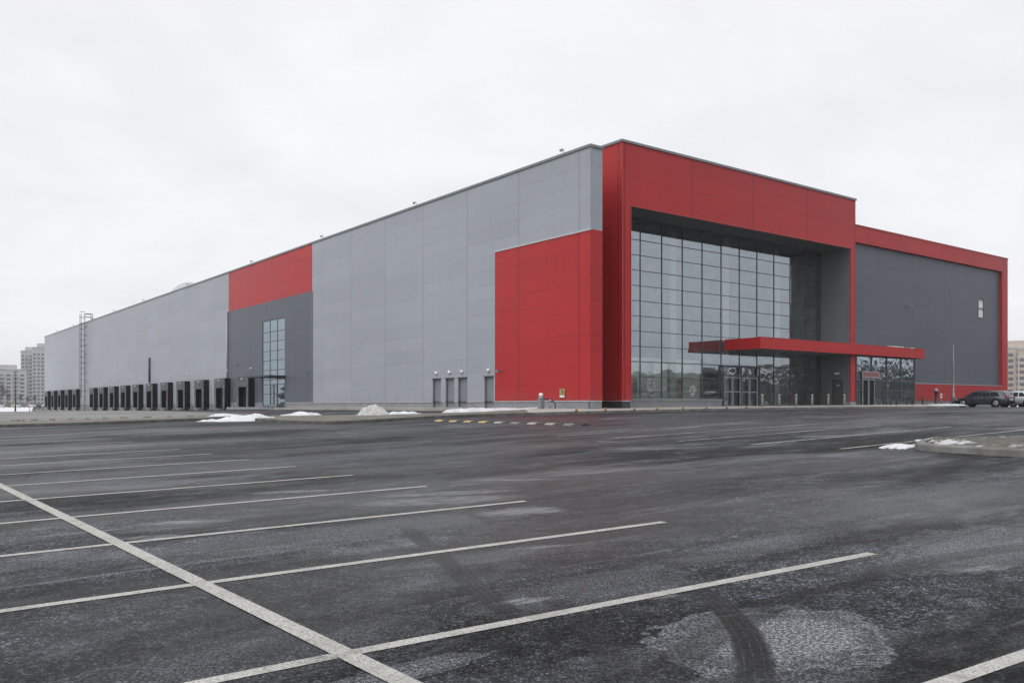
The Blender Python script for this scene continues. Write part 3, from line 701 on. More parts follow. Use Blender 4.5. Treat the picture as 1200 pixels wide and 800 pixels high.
# etched ornaments on the glass
def ring(mb, x, z, r, w_, a0=0., a1=2*math.pi, n=20, sx=1.):
    rows = []
    for i in range(n+1):
        a = a0+(a1-a0)*i/n; rows.append([(x+sx*(r-w_/2)*math.cos(a), YG-.012, z+(r-w_/2)*math.sin(a)), (x+sx*(r+w_/2)*math.cos(a), YG-.012, z+(r+w_/2)*math.sin(a))])
    mb.grid(rows, False)
dc = MB()
ring(dc, XP+5.3, 1.35, .42, .10, sx=.85); ring(dc, XP+5.3, 1.30, .24, .08, sx=.8); ring(dc, XP+5.35, 1.2, .1, .06); ring(dc, XP+5.3, 1.95, .22, .07, .2, 2.9); ring(dc, XP+5.15, 1.75, .5, .05, .6, 2.2); ring(dc, XP+5.42, .95, .3, .06, 3.6, 5.8)
part(dc, 'glass_decal', 'decal', cwo)
dc = MB(); ring(dc, XP+9.45, 1.05, .28, .14, sx=.9); ring(dc, XP+9.55, 1.05, .1, .06); ring(dc, XP+9.6, 1.65, .3, .03, .1, 3.); part(dc, 'glass_decal', 'decal', cwo)
dc = MB()
for k in range(5): ring(dc, XP+10.9+.22*k, .78+.02*k, .16-.01*k, .09, 0, 3.14)
part(dc, 'glass_decal', 'decal', cwo)
# what stands behind the glass
it = MB(); YI = YG+9
it.box(XP+.9, YI, -.2, XP+PW-1., YI+.2, OZ+.3); it.box(XP+.5, YG+.45, -.2, XP+.7, YI, OZ+.3); it.box(XP+PW-.6, YG+.45, -.2, XP+PW-.4, YI, OZ+.3)
it.box(XP+.7, YG+.13, OZ+.31, XP+PW-.6, YI, OZ+.5); it.box(XP+.7, YG+3.2, 3.35, XP+PW-.6, YI, 3.8)
part(it, 'interior_wall', 'int_w', cwo)
part(MB().box(XP+.7, YG+.13, -.3, XP+PW-.6, YI, -.14), 'interior_floor', 'int_f', cwo)
for x in (XP+2.6, XP+8.3, XP+14.0, XP+20.2): part(MB().box(x, YG+1., -.14, x+.62, YG+1.45, OZ+.31), 'column', 'int_col', cwo)
part(MB().box(XP+.75, YG+1.7, -.13, XP+12.2, YG+1.85, 3.3).box(XP+6.9, YG+1.2, -.13, XP+8.2, YG+1.6, 3.0), 'added_partition', 'int_p', cwo)  # added pale wall close behind the glass, makes the lower interior look lit
for x in (XP+1.2, XP+4.6, XP+9.2): part(MB().box(x, YG+1.55, .5, x+1.0, YG+1.69, 1.9), 'poster', 'poster', cwo)
# canopy
CX0, CX1, CY = XP+12.7, XP+34.9, YP-.54
cn = MB(); cn.box(CX0, CY, 3.95, CX1, CY+.12, 4.72); cn.box(CX0, CY+.12, 3.95, CX0+.12, YG-.12, 4.72); cn.box(CX1-.12, CY+.12, 3.95, CX1, YG-.05, 4.72)
cno = part(cn, 'canopy', 'red_y', label='long flat red canopy over the doors')
part(MB().box(CX0+.12, CY+.12, 4.0, XP+PW-.7, YG-.12, 4.1).box(XP+PW+.01, CY+.12, 4.0, CX1-.12, YG-.05, 4.1).box(XP+PW-.7, CY+.12, 4.0, XP+PW+.01, YP-.02, 4.1), 'canopy_soffit', 'soffit', cno)
part(MB().box(CX0+.12, CY+.12, 4.55, XP+PW-.7, YG-.12, 4.66).box(XP+PW+.01, CY+.12, 4.55, CX1-.12, YG-.05, 4.66), 'canopy_deck', 'roof', cno)
sn = MB(); rows = []
for i in range(25):
    x = XP+29.0+i*.19; hgt = .03+.05*min(1, 5*math.sin(math.pi*i/24))*(.3+1.2*random.random())
    rows.append([(x, CY+.02, 4.715), (x, CY+.1, 4.72+hgt), (x, CY+.5, 4.72+hgt), (x, CY+.9, 4.67)])
sn.grid(rows); part(sn, 'snow_cap', 'snow', cno)
part(MB().box(CX0-.015, CY-.02, 4.72, CX1+.015, CY+.14, 4.755), 'canopy_edge', 'red_trim', cno)
# vestibule under the canopy, right of the portal
VX0, VX1, VY = XP+PW+.03, XP+34.5, YP+.12
vm = MB(); vxs = [XP+25.62, XP+27.8, XP+30.05, XP+32.27, XP+34.46]
for x in vxs: vm.box(x-.05, VY-.06, -.1, x+.05, VY+.06, 3.99)
for z in (.42, 1.22, 2.05, 3.0): vm.box(VX0+.1, VY-.04, z-.03, VX1, VY+.05, z+.03)
vm.box(VX0+.1, VY-.05, 3.85, VX1, VY+.06, 4.0); vm.box(vxs[2], VY-.07, -.6, VX1+.05, VY+.07, .30)
vm.box(VX1-.04, VY+.06, -.3, VX1+.08, YG-.02, 3.99)
vo = part(vm, 'vestibule', 'mull', label='small glazed side entrance under the canopy')
part(MB().box(VX0+.08, VY-.004, -.1, VX1-.05, VY+.006, 3.95), 'pane', 'wavy', vo)
part(MB().box(VX0, VY+2.2, -.3, VX1, VY+2.3, 3.99).box(VX0, VY+.3, -.3, VX1, VY+2.2, -.12), 'interior_wall', 'int_w', vo)
for a in (XP+26.35, XP+27.25):
    d = MB()
    for q in (a, a+.78): d.box(q, VY-.13, -.1, q+.08, VY-.062, 2.1)
    for z in (-.1, 2.02): d.box(a+.08, VY-.13, z, a+.78, VY-.062, z+.08)
    part(d, 'glazed_door', 'frame_l', vo)
    part(MB().box(a+.08, VY-.10, 0., a+.78, VY-.085, 2.0), 'door_pane', 'carglass', vo)
sg = part(MB().box(XP+26.3, VY-.16, 2.18, XP+28.75, VY-.075, 2.72), 'door_sign', 'sigp', vo, label='pale sign with a worn red strip above the side doors')
strip_ = MB()
for k in range(9): strip_.box(XP+26.42+.255*k, VY-.175, 2.30+.02*(k % 2), XP+26.60+.255*k, VY-.162, 2.62)
part(strip_, 'door_sign_strip', 'sigr', vo)
# ---- wing
WX0, WX1, WH = XP+PW+.01, XP+57.9, 15.07
wf = MB(); wf.holed('y', YG, .5, WX0, WX1, .42, WH, [(WX0, WX1-1.25, 2.0, 13.69)]); part(wf, 'wing_frame', 'red_y', label='red band framing the dark wing wall')
WW0, WW1 = XP+52.05, XP+53.35
ww = MB(); ww.holed('y', YG+.29, .2, WX0, WX1-1.25, 2.0, 13.69, [(WW0, WW1, 8.75, 10.6)]); part(ww, 'wing_wall', 'dark_y', label='dark grey clad wing wall')
part(MB().box(WX0, YG-.03, 1.99, WX1-1.25, YG+.28, 2.03), 'drip_strip', 'strip')
part(MB().box(WX0, YG+.03, -1.2, WX1-.02, YG+.4, .42), 'plinth', 'plinth')
part(MB().box(WX0, YG-.05, WH, WX1+.05, YG+.6, WH+.1), 'coping', 'red_trim')
part(MB().box(WX1-.3, YG+.5, -1, WX1, 60., WH-.02), 'wall', 'dark_x', label='far end wall of the wing')
wn_ = MB(); wn_.box(WW0, YG+.27, 8.75, WW0+.09, YG+.4, 10.6); wn_.box(WW1-.09, YG+.27, 8.75, WW1, YG+.4, 10.6)
for z in (8.75, 9.66, 10.54): wn_.box(WW0+.09, YG+.27, z, WW1-.09, YG+.4, z+.045)
wo = part(wn_, 'wing_window', 'mull', label='small two pane window high in the wing')
part(MB().box(WW0+.09, YG+.36, 8.8, WW1-.09, YG+.38, 10.55), 'bright_panel', 'white', wo)  # white panel added in place of glass to make the window bright
wl = MB().tube((XP+38.6, YG+.3, 8.9), (XP+38.6, YG-.1, 8.9), .05); wl.box(XP+38.5, YG-.22, 8.8, XP+38.7, YG-.08, 8.95); part(wl, 'wall_lamp', 'wornw')

FIT = False
# ------------------------------------------------------------------ things on the pavement
def gp(px, py, lift=.12):
    x, y = at(px, py); return (x, y, zg(x, y)+lift)
def on_ray(px, v=None, s=None):                       # ground point on the sight line through px at building v or s
    tx = (px-600)/F
    if s is not None:  # (tx*Y - C)·DL = s
        Y = (s+C0[0]*DL[0]+C0[1]*DL[1])/(tx*DL[0]+DL[1])
    else: Y = (v+C0[0]*DR[0]+C0[1]*DR[1])/(tx*DR[0]+DR[1])
    return tx*Y, Y
def pave_z(x, y, line_s=-4.):
    s, v = sv(x, y); f = clamp((s-(-5.))/8., 0, 1)
    a = land(x, y)+.13; b = -.12+.006*max(0, v)
    return E+a+(b-a)*f
def bollard(px, s, h, r, mat, label, group):
    x, y = on_ray(px, s=s); o = empty('bollard', (x, y, pave_z(x, y)-.02), 0, label, 'bollard', group)
    m = MB(); m.lathe((0,0,0), [(r, 0), (r, h-.06), (r*.9, h-.02), (r*.4, h)], 12); m.build('post', mat, o)
    m = MB(); m.lathe((0,0,0), [(r*1.9, 0), (r*1.9, .02), (r*1.1, .03)], 12); m.build('base_plate', M['steel'], o)
    m = MB(); m.lathe((0,0,h-.16), [(r*1.05, 0), (r*1.05, .05)], 12); m.build('band', M['dsteel'], o)
    return o
lab = ['pale steel bollard nearest the left corner of the red canopy', 'second pale bollard along the kerb from the canopy corner', 'pale bollard in front of the last clear entrance pane', 'pale bollard in front of the dark glass below the canopy', 'pale bollard left of the dark steel side door', 'pale bollard in front of the dark steel side door']
for px, l in zip((893.5, 913.3, 933, 951.8, 970.8, 989.5), lab): bollard(px, -2.4, .86, .075, M['bol'], l, 'pale bollards before the entrance doors')
lab = ['dark bollard just left of the middle mullion of the small vestibule', 'dark bollard below the third pane of the small vestibule', 'dark bollard below the right pane of the small vestibule', 'dark bollard at the right end of the small vestibule', 'thin dark bollard just right of the small vestibule']
for px, l in zip((1044, 1050.5, 1063, 1069, 1081), lab): bollard(px, -1.6, .76, .06, M['dsteel'], l, 'dark bollards before the side entrance')
bollard(1035, -.7, 1.9, .05, M['dsteel'], 'tall slim dark post standing before the side entrance', None)
lab = ['stub post on the kerb below the red corner wall', 'stub post on the kerb below the dark slot', 'stub post on the kerb below the first glass pane', 'stub post below the ringed emblem on the glass', 'stub post below the third glass mullion', 'stub post below the second emblem on the glass', 'stub post left of the canopy shadow', 'stub post at the lobby doors', 'stub post nearest the tall bollards']
for px, l in zip((675.5, 709.5, 743.5, 770, 800.5, 828, 852, 875), lab):
    x, y = on_ray(px, s=-4.6 if px > 690 else -4.2); o = empty('stub_post', (x, y, pave_z(x, y)-.02), 0, l, 'stub post', 'short orange stub posts along the kerb')
    MB().lathe((0,0,0), [(.07, 0), (.06, .14), (.03, .18)], 10).build('cap', M['stub'], o); MB().lathe((0,0,0), [(.12, 0), (.12, .025)], 10).build('base_plate', M['dsteel'], o)
# pedestal with bent pipes beside the red wall
x, y = on_ray(634, v=-1.6); z = E-.22
o = empty('utility_pedestal', (x, y, z), ANG, 'grey metal pedestal with white cap and bent pipe before the red wall', 'pedestal')
MB().box(-.16, -.14, 0, .16, .14, .62).lathe((0,0,.62), [(.16, 0), (.16, .1), (.10, .16)], 12).build('cabinet', M['frame_l'], o)
MB().lathe((0,0,.78), [(.10, 0), (.13, .03), (.13, .16), (.06, .2)], 12).build('cap', M['lampw'], o)
mb = MB(); mb.path([(.16-.0, -.05, .62)]+[(.16+.0+.42*math.sin(a)*1.0, -.18-.5*math.sin(a), .2+.45*math.cos(a)) for a in [math.pi*k/10 for k in range(0, 9)]], .035, 8); mb.build('pipe', M['dsteel'], o)
MB().tube((.3, -.5, -.02), (.3, -.5, .5), .05).lathe((.3, -.5, .45), [(.09, 0), (.11, .06), (.06, .12)], 10).build('valve_post', M['bol'], o)
# yellow wall sign
xw, yw = loc(-.03, 2.55); o = empty('warning_sign', (xw, yw, E+.75), ANG, 'small yellow warning plate on the red corner wall', 'sign')
MB().box(-.012, -.24, -.26, .0, .24, .3).build('plate', M['yellow'], o); MB().box(-.016, -.22, -.24, -.0125, .22, -.12).build('white_strip', M['white'], o)
MB().face([(-.017,-.045,.24),(-.017,.045,.24),(-.017,.02,.04),(-.017,-.02,.04)]); mb = MB(); mb.box(-.018, -.035, .04, -.013, .035, .24); mb.box(-.018, -.035, -.05, -.013, .035, .0); mb.build('mark', M['dsteel'], o)
# right end: standpipe, small sign, lamp post
x, y = on_ray(1097, s=2.); o = empty('standpipe', (x, y, pave_z(x, y)), ANG, 'dark grey ventilation standpipe with a hooded head before the red wing band', 'standpipe')
MB().lathe((0,0,0), [(.2, 0), (.2, .04), (.13, .05), (.13, 1.05), (.16, 1.07), (.16, 1.15)], 14).build('pipe', M['dsteel'], o); MB().lathe((0,0,1.1), [(.15, 0), (.22, .08), (.22, .2), (.1, .3), (.06, .36)], 14).build('hood', M['frame_l'], o)
x, y = on_ray(1103, s=.2); o = empty('sign_post', (x, y, pave_z(x, y)), ANG, 'small white plate on a short post beside the standpipe', 'sign')
MB().tube((0,0,0), (0,0,.75), .03).build('post', M['steel'], o); MB().box(-.16, -.025, .6, .16, -.005, .98).build('plate', M['white'], o); MB().box(-.08, -.03, .72, .08, -.026, .86).build('mark', M['dsteel'], o)
x, y = on_ray(1117.3, s=.4); o = empty('lamp_post', (x, y, pave_z(x, y)), ANG, 'slender grey steel lamp post standing before the dark wing wall', 'lamp post')
MB().lathe((0,0,0), [(.15, 0), (.15, .9), (.08, .96), (.065, 3), (.045, 5.6)], 12).build('pole', M['trim'], o)
MB().box(-.05, -.1, 5.6, .05, .1, 5.66).build('lamp_head', M['frame_l'], o); MB().box(-.15, -.2, .0, .15, .2, .05).build('base_plate', M['dsteel'], o)
# speed bump of separate rubber blocks
pa, pb_ = at(514, 493.2), at(697, 498.6)
L = math.hypot(pb_[0]-pa[0], pb_[1]-pa[1]); n = int(L/.5); an = math.atan2(pb_[1]-pa[1], pb_[0]-pa[0])
o = empty('speed_bump', (pa[0], pa[1], zg(*pa)), an, 'black and yellow rubber speed bump lying across the access road', 'speed bump')
for i in range(n):
    x, y = pa[0]+math.cos(an)*.5*(i+.5), pa[1]+math.sin(an)*.5*(i+.5); z = zg(x, y)-zg(*pa)
    rows = [[(i*.5+e, d*.26, z+.075*max(0, 1-d*d)**.6-.01) for d in (-1, -.8, -.5, 0, .5, .8, 1)] for e in (.01, .49)]
    mb = MB().grid(rows, True)
    mb.face([r for r in rows[0]]); mb.face([r for r in rows[1]][::-1])
    mb.build('block', M['rubber'] if i % 2 else (M['yellow'] if i < 8 else (M['dwornw'] if i in (10, 16, 22) else M['wornw'])), o)

# ------------------------------------------------------------------ kerbed island at the right
oi = at(1140, 528); isl = empty('traffic_island', (oi[0], oi[1], zg(*oi)), 0, 'kerbed island of frozen soil at the right edge of the car park', 'traffic island')
front = [(1071,525.4),(1080,528.2),(1110,530.3),(1150,532.9),(1200,535.9),(1260,539),(1360,544)]
back = [(1078,522.0),(1092,521),(1120,520),(1160,518.7),(1210,517.6),(1270,516.3),(1370,514.5)]
fpts = [at(*q) for q in front]; bpts = [at(*q) for q in back]
KH = .15
outline = fpts+bpts[::-1]
cx_ = sum(p[0] for p in outline)/len(outline); cy_ = sum(p[1] for p in outline)/len(outline)
def inset(P, d):
    n = len(P); out = []
    for i in range(n):
        a, b, c = Vector(P[i-1]), Vector(P[i]), Vector(P[(i+1) % n])
        e1 = (b-a).normalized(); e2 = (c-b).normalized(); nn = Vector((-(e1+e2).y, (e1+e2).x)); nn.normalize()
        out.append((b.x+nn.x*d, b.y+nn.y*d))
    return out
# orientation: make inset go inwards
area = sum(outline[i-1][0]*outline[i][1]-outline[i][0]*outline[i-1][1] for i in range(len(outline)))
if area < 0: outline = outline[::-1]
i1, i2, i3 = inset(outline, .02), inset(outline, .05), inset(outline, .20)
zz = zg(*oi)
ring_ = lambda P, h: [(p[0]-oi[0], p[1]-oi[1], zg(*p)-zz+h) for p in P]+[(P[0][0]-oi[0], P[0][1]-oi[1], zg(*P[0])-zz+h)]
MB().grid([ring_(outline, -.1), ring_(i1, KH-.03), ring_(i2, KH), ring_(i3, KH), ring_(i3, KH-.35)], False).build('kerb', M['kerb'], isl)
soil = MB(); nr = 14
fI = [i3[k] for k in range(len(front))]; bI = i3[len(front):][::-1]
if area < 0: fI, bI = bI, fI
rows = []
for j in range(40):
    f = j/39*(len(front)-1); k = min(int(f), len(front)-2); f -= k
    a = (fI[k][0]*(1-f)+fI[k+1][0]*f, fI[k][1]*(1-f)+fI[k+1][1]*f); b = (bI[k][0]*(1-f)+bI[k+1][0]*f, bI[k][1]*(1-f)+bI[k+1][1]*f)
    r = []
    for i in range(nr):
        g_ = i/(nr-1); x, y = a[0]+(b[0]-a[0])*g_, a[1]+(b[1]-a[1])*g_
        e = math.sin(math.pi*g_)*math.sin(math.pi*min(1, j/6)/2)
        r.append((x-oi[0], y-oi[1], zg(x, y)-zz+KH-.03+e*(.07+.07*random.random())))
    rows.append(r)
soil.grid(rows).build('soil', M['gravel'], isl)

# ------------------------------------------------------------------ snow
def hsh(i, j, k): random_ = random.Random(i*7919+j*104729+k*1299709); return random_.random()
def vnoise(x, y, k=0):
    i, j = math.floor(x), math.floor(y); fx, fy = x-i, y-j; fx = fx*fx*(3-2*fx); fy = fy*fy*(3-2*fy)
    return (hsh(i,j,k)*(1-fx)+hsh(i+1,j,k)*fx)*(1-fy)+(hsh(i,j+1,k)*(1-fx)+hsh(i+1,j+1,k)*fx)*fy
def pile(px, py, la, lb, h, ang, label, mat, seed, cat='snow pile', rough=1., name='snow_pile', base=None, peaks=None):
    x0, y0 = at(px, py) if base is None else base
    o = None; mb = MB(); n = 40; rows = []
    z0 = zg(x0, y0)
    ca, sa = math.cos(ang), math.sin(ang)
    for i in range(n+1):
        r = []
        for j in range(n+1):
            u, v = -1.15+2.3*i/n, -1.15+2.3*j/n
            d = math.hypot(u, v); wob = .42*(vnoise(u*2.2+5, v*2.2, seed)-.5)+.26*(vnoise(u*5, v*5, seed+3)-.5)+.16*(vnoise(u*11, v*11, seed+4)-.5)
            e = max(0., 1-(d+wob*1.1))
            hh = .85*h*((e*e*(3-2*e))**.8)*(1+.55*rough*(vnoise(u*3, v*3, seed+1)-.5)+.35*rough*(vnoise(u*8, v*8, seed+2)-.5))*1.15
            x, y = x0+u*la*ca-v*lb*sa, y0+u*la*sa+v*lb*ca
            r.append((x-x0, y-y0, zg(x, y)-z0+hh-(.06 if e <= 0 else 0)))
        rows.append(r)
    mb.grid(rows); o = mb.build(name, mat); o.location = (x0, y0, z0); tag(o, label, cat); return o
AL = ANG+math.pi/2
pile(285, 492.6, 2.0, 1.1, .34, .0, 'bright snow heap in the gap between the two kerbs', M['snow'], 1)
pile(262, 489.4, 1.3, .8, .2, .0, 'low snow drift left of the bright heap in the gap', M['snow'], 2)
pile(352, 488.9, 1.75, .7, .27, .0, 'long low white snow heap on the verge left of the dirty heap', M['snow'], 3)
pile(436, 488.7, 1.25, .9, .60, .0, 'tall dirty grey snow heap beside the verge', M['dsnow'], 4, rough=.7)
pile(474, 487.4, 1.5, .5, .26, -.05, 'white snow drift right of the dirty heap', M['snow'], 5)
# ridge along the pavement edge
def drift(pts, wd, h, label, mat, seed, lift=.1, zf=None):
    P = [at(*q) for q in pts]; x0, y0 = P[len(P)//2]; z0 = zg(x0, y0); rows = []
    tot = 48
    for i in range(tot+1):
        f = i/tot*(len(P)-1); k = min(int(f), len(P)-2); f -= k
        x, y = P[k][0]*(1-f)+P[k+1][0]*f, P[k][1]*(1-f)+P[k+1][1]*f
        dx, dy = P[k+1][0]-P[k][0], P[k+1][1]-P[k][1]; L = math.hypot(dx, dy); nx, ny = -dy/L, dx/L
        e = min(1, 4*math.sin(math.pi*i/tot)); r = []
        for j in range(9):
            v = -1+j/4; w_ = wd*(.7+.6*vnoise(i*.3, 3, seed))*e
            xx, yy = x+nx*v*w_, y+ny*v*w_
            hh = h*max(0, 1-v*v)**.8*(.55+.9*vnoise(i*.22, 0, seed))*e*(.8+.4*vnoise(i*.9, j, seed+2))
            zb = zf(xx, yy) if zf else zg(xx, yy)+lift
            r.append((xx-x0, yy-y0, zb-z0+hh-(.05 if j in (0, 8) else 0)))
        rows.append(r)
    o = MB().grid(rows).build('snow_drift', mat); o.location = (x0, y0, z0); tag(o, label, 'snow drift')
drift([(517,485.9),(545,485.0),(580,483.9),(615,482.7),(643,481.8)], .5, .17, 'long thin snow ridge along the pavement left of the red wall', M['snow'], 11)
drift([(1036,522.6),(1055,523.2),(1073,523.7)], .75, .035, 'flat white snow wedge against the tip of the kerbed island', M['snow'], 12, lift=0.)
drift([(1072,515.5),(1110,518),(1160,517.0),(1230,515.8)], .25, .06, 'thin snow line along the back of the kerbed island', M['snow'], 13, lift=.0)
def wd_(v, s):
    return loc(v, s)
def drift_w(a, b, wd, h, label, seed, zf):
    x0, y0 = (a[0]+b[0])/2, (a[1]+b[1])/2; z0 = zf(x0, y0); rows = []; dx, dy = b[0]-a[0], b[1]-a[1]; L = math.hypot(dx, dy); nx, ny = -dy/L, dx/L
    for i in range(41):
        f = i/40; e = min(1, 4*math.sin(math.pi*f)); r = []
        for j in range(9):
            v = -1+j/4; w_ = wd*(.6+.8*vnoise(i*.35, 1, seed))*e; xx, yy = a[0]+dx*f+nx*v*w_, a[1]+dy*f+ny*v*w_
            r.append((xx-x0, yy-y0, zf(xx, yy)-z0+h*max(0, 1-v*v)**.8*(.4+1.1*vnoise(i*.3, j*.2, seed+1))*e-(.05 if j in (0, 8) else 0)))
        rows.append(r)
    o = MB().grid(rows).build('snow_drift', M['snow']); o.location = (x0, y0, z0); tag(o, label, 'snow drift')
drift_w(loc(XP+34., -1.9), loc(XP+39.5, -1.7), .6, .07, 'snow drift on the pavement under the red wing band', 21, pave_z)
drift_w(loc(XP+40.2, .6), loc(XP+42.4, .7), .3, .06, 'small snow drift by the foot of the lamp post', 22, pave_z)
# snowy ground far left beyond the yard and a bank far right
sf_ = MB(); rows = []
for i in range(13):
    yy = 175+i*14; rows.append([(xx, yy, zg(xx, yy)+.05+.25*vnoise(xx*.12, yy*.12, 5)) for xx in [-.54*yy-2-60*(1-j/20)*1.9 for j in range(21)]])
tag(sf_.grid(rows).build('snow_field', M['gsnow']), kind='structure', label='snow covered open ground beyond the yard')
pile(0, 0, 16, 6, 2.6, .6, 'long snow bank beyond the parked cars at the right edge', M['snow'], 31, base=(74, 122), rough=.4, name='snow_bank')
pk = []
yd = MB()
for v0, v1, s0, s1 in ((-75, -15, 14, 46), (-75, -.06, 46, 197)):
    nv, ns = 22, int((s1-s0)/3)
    yd.grid([[(*loc(v0+(v1-v0)*j/nv, s0+(s1-s0)*i/ns), zg(*loc(v0+(v1-v0)*j/nv, s0+(s1-s0)*i/ns))+.035) for j in range(nv+1)] for i in range(ns+1)])
tag(yd.build('yard_road', M['yard']), kind='structure', label='pale dusty tarmac of the loading yard')
for k in range(46):
    f = k/46*7; i = int(f); f -= i
    f2 = f+7/46*.8
    a = at(*[bk2[i][c]+(bk2[i+1][c]-bk2[i][c])*f for c in (0,1)]); b = at(*[bk2[i][c]+(bk2[i+1][c]-bk2[i][c])*min(1, f2) for c in (0,1)])
    if k % 3 == 0 or k in (4, 10, 16):
        pk.append((a, b))
mb = MB()
for a, b in pk:
    L = math.hypot(b[0]-a[0], b[1]-a[1]); nx, ny = -(b[1]-a[1])/L*.12, (b[0]-a[0])/L*.12
    P = [(a[0]+nx, a[1]+ny), (b[0]+nx, b[1]+ny), (b[0]-nx, b[1]-ny), (a[0]-nx, a[1]-ny)]; z = max(zg(*a), zg(*b))
    mb.face([(x, y, z+.17) for x, y in P])
    for q in range(4): p0, p1 = P[q], P[(q+1) % 4]; mb.face([(*p0, z-.1), (*p1, z-.1), (*p1, z+.17), (*p0, z+.17)])
tag(mb.build('painted_kerb', M['wornw']), kind='structure', label='worn yellow painted kerb stones along the yard verge')

# ------------------------------------------------------------------ cars
def car(name, paintm, kind='wagon', L=4.65, W=1.82, Ht=1.47):
    """x forward, origin on the ground under the middle"""
    root = empty(name, (0,0,0)); h = L/2
    # body stations: x, sill z, belt z, half width low, half width belt
    st = [(-h, .42, .80, .66, .60), (-h+.06, .30, .92, .78, .74), (-h+.35, .24, .97, .87, .84), (-h+1.2, .22, .97, .90, .87), (0, .22, .94, .91, .88), (h-1.5, .22, .92, .91, .86), (h-.9, .23, .86, .89, .80), (h-.35, .25, .76, .84, .72), (h-.08, .32, .66, .70, .58), (h, .40, .58, .58, .50)]
    b = MB(); rows = []
    for x, z0, z1, w0, w1 in st:
        zm = z0+(z1-z0)*.55; r = []
        half = [(0, z0), (w0*.85, z0), (w0, z0+.08), (w0+.02, zm), (w1+.015, z1-.06), (w1-.06, z1), (0, z1+.025)]
        r = [(x, -y, z) for y, z in half[::-1]][:-1]+[(x, y, z) for y, z in half]
        rows.append(r)
    b.grid(rows); b.face(rows[0]); b.face(rows[-1][::-1])
    # cabin shell
    if kind == 'wagon': cab = [(-h+.10, .93, .62), (-h+.42, 1.30, .58), (-h+.62, Ht-.03, .60), (-h+1.6, Ht, .63), (.25, Ht-.01, .63), (.62, Ht-.09, .62), (1.45, .93, .70)]
    else: cab = [(-h+.55, .95, .66), (-h+1.25, Ht-.12, .60), (-h+1.6, Ht-.02, .62), (0, Ht, .62), (.5, Ht-.06, .61), (1.35, .93, .70)]
    rows = []
    for x, z, w_ in cab:
        wb = .83; r = [(-wb, .92), (-(w_+.06), max(.925, z-.10)), (-w_+.06, z), (0, z+.015), (w_-.06, z), (w_+.06, max(.925, z-.10)), (wb, .92)]
        rows.append([(x, y, zz) for y, zz in r])
    b.grid(rows)
    body = b.build('body', paintm, root)
    # side glass
    def wy(z): return .835-(z-.93)*.36+.008
    zt = Ht-.15
    if kind == 'wagon': wins = [(-h+.62, -h+1.42, .30), (-h+1.50, -.18, 0), (-.10, .98, -.55)]
    else: wins = [(-h+1.05, -h+1.7, .4), (-h+1.78, -.1, 0), (-.02, .95, -.5)]
    for sgn in (-1, 1):
        for a, c, sl_ in wins:
            zb = .97; ta = a+(sl_ if sl_ > 0 else 0); tb = c+(sl_ if sl_ < 0 else 0)
            MB().face([(a, sgn*wy(zb), zb), (c, sgn*wy(zb), zb), (tb, sgn*wy(zt), zt), (ta, sgn*wy(zt), zt)]).__class__
            m = MB(); P = [(a, zb), (c, zb), (tb, zt), (ta, zt)]
            m.face([(x, sgn*wy(z), z) for x, z in P]); m.face([(x, sgn*(wy(z)-.015), z) for x, z in P][::-1]); m.build('window', M['carglass'], root)
        m = MB(); m.box(.92, sgn*.86, .93, 1.06, sgn*1.02, 1.05); m.build('mirror', paintm, root, bevel=.02)
        m = MB(); m.box(-.35, sgn*.905, .82, -.15, sgn*.925, .85); m.build('door_handle', M['rim'], root)
        for x in (-.16, -h+1.46, .95): pass
    # front and rear screens: on the cabin slopes
    def screen(p, q, nm):
        (x0, z0), (x1, z1) = p, q; nx, nz = -(z1-z0), (x1-x0); l = math.hypot(nx, nz); nx, nz = nx/l*.02, nz/l*.02
        if nz < 0: nx, nz = -nx, -nz
        m = MB(); m.face([(x0+nx, -.68, z0+nz), (x0+nx, .68, z0+nz), (x1+nx, .54, z1+nz), (x1+nx, -.54, z1+nz)]); m.build(nm, M['carglass'], root)
    screen((1.36, .98), (.70, Ht-.12), 'windscreen')
    if kind == 'wagon': screen((-h+.14, .99), (-h+.42, 1.31), 'rear_window')
    else: screen((-h+.62, 1.0), (-h+1.20, Ht-.16), 'rear_window')
    for sgn in (-1, 1):
        m = MB(); m.box(-h-.005, sgn*.44, .78, -h+.22, sgn*.80, .92); m.build('tail_light', M['taill'], root, bevel=.02)
        m = MB(); m.box(h-.30, sgn*.45, .60, h-.02, sgn*.70, .70); m.build('headlight', M['headl'], root, bevel=.02)
    m = MB(); m.box(-h-.03, -.26, .62, -h+.02, .26, .74); m.build('number_plate', M['plate'], root)
    m = MB(); m.box(-h-.04, -.74, .34, -h+.12, .74, .52); m.build('rear_bumper', M['black'], root, bevel=.03)
    for wx in (-h+.92, h-.88):
        for sgn in (-1, 1):
            y = sgn*.80
            arch = MB().lathe((wx, sgn*.905, .34), [(.40, 0), (.40, sgn*.015)], 24, 'y'); arch.build('wheel_arch', M['black'], root)
            tw = MB().lathe((wx, sgn*.70, .33), [(.22, 0), (.31, 0), (.33, sgn*.03), (.33, sgn*.19), (.31, sgn*.225), (.22, sgn*.228)], 24, 'y'); to = tw.build('wheel', M['tyre'], root)
            rm = MB()
            rm.lathe((wx, sgn*.915, .33), [(.225, 0), (.225, sgn*.016), (.19, sgn*.018)], 24, 'y')
            rm.build('rim', M['rim'], to)
            sp = MB()
            for k in range(5):
                a = 2*math.pi*k/5; sp.box(0,0,0,0,0,0) if False else None
                c, s_ = math.cos(a), math.sin(a); sp.tube((wx+.04*c, sgn*.94, .33+.04*s_), (wx+.2*c, sgn*.936, .33+.2*s_), .03, .022, n=6)
            sp.build('spokes', M['rim'], to)
    return root
P_DB = paint('dark blue grey car paint', (.035, .045, .062)); P_SV = paint('silver car paint', (.42, .44, .44))
c1 = car('parked_car', P_DB, 'wagon')
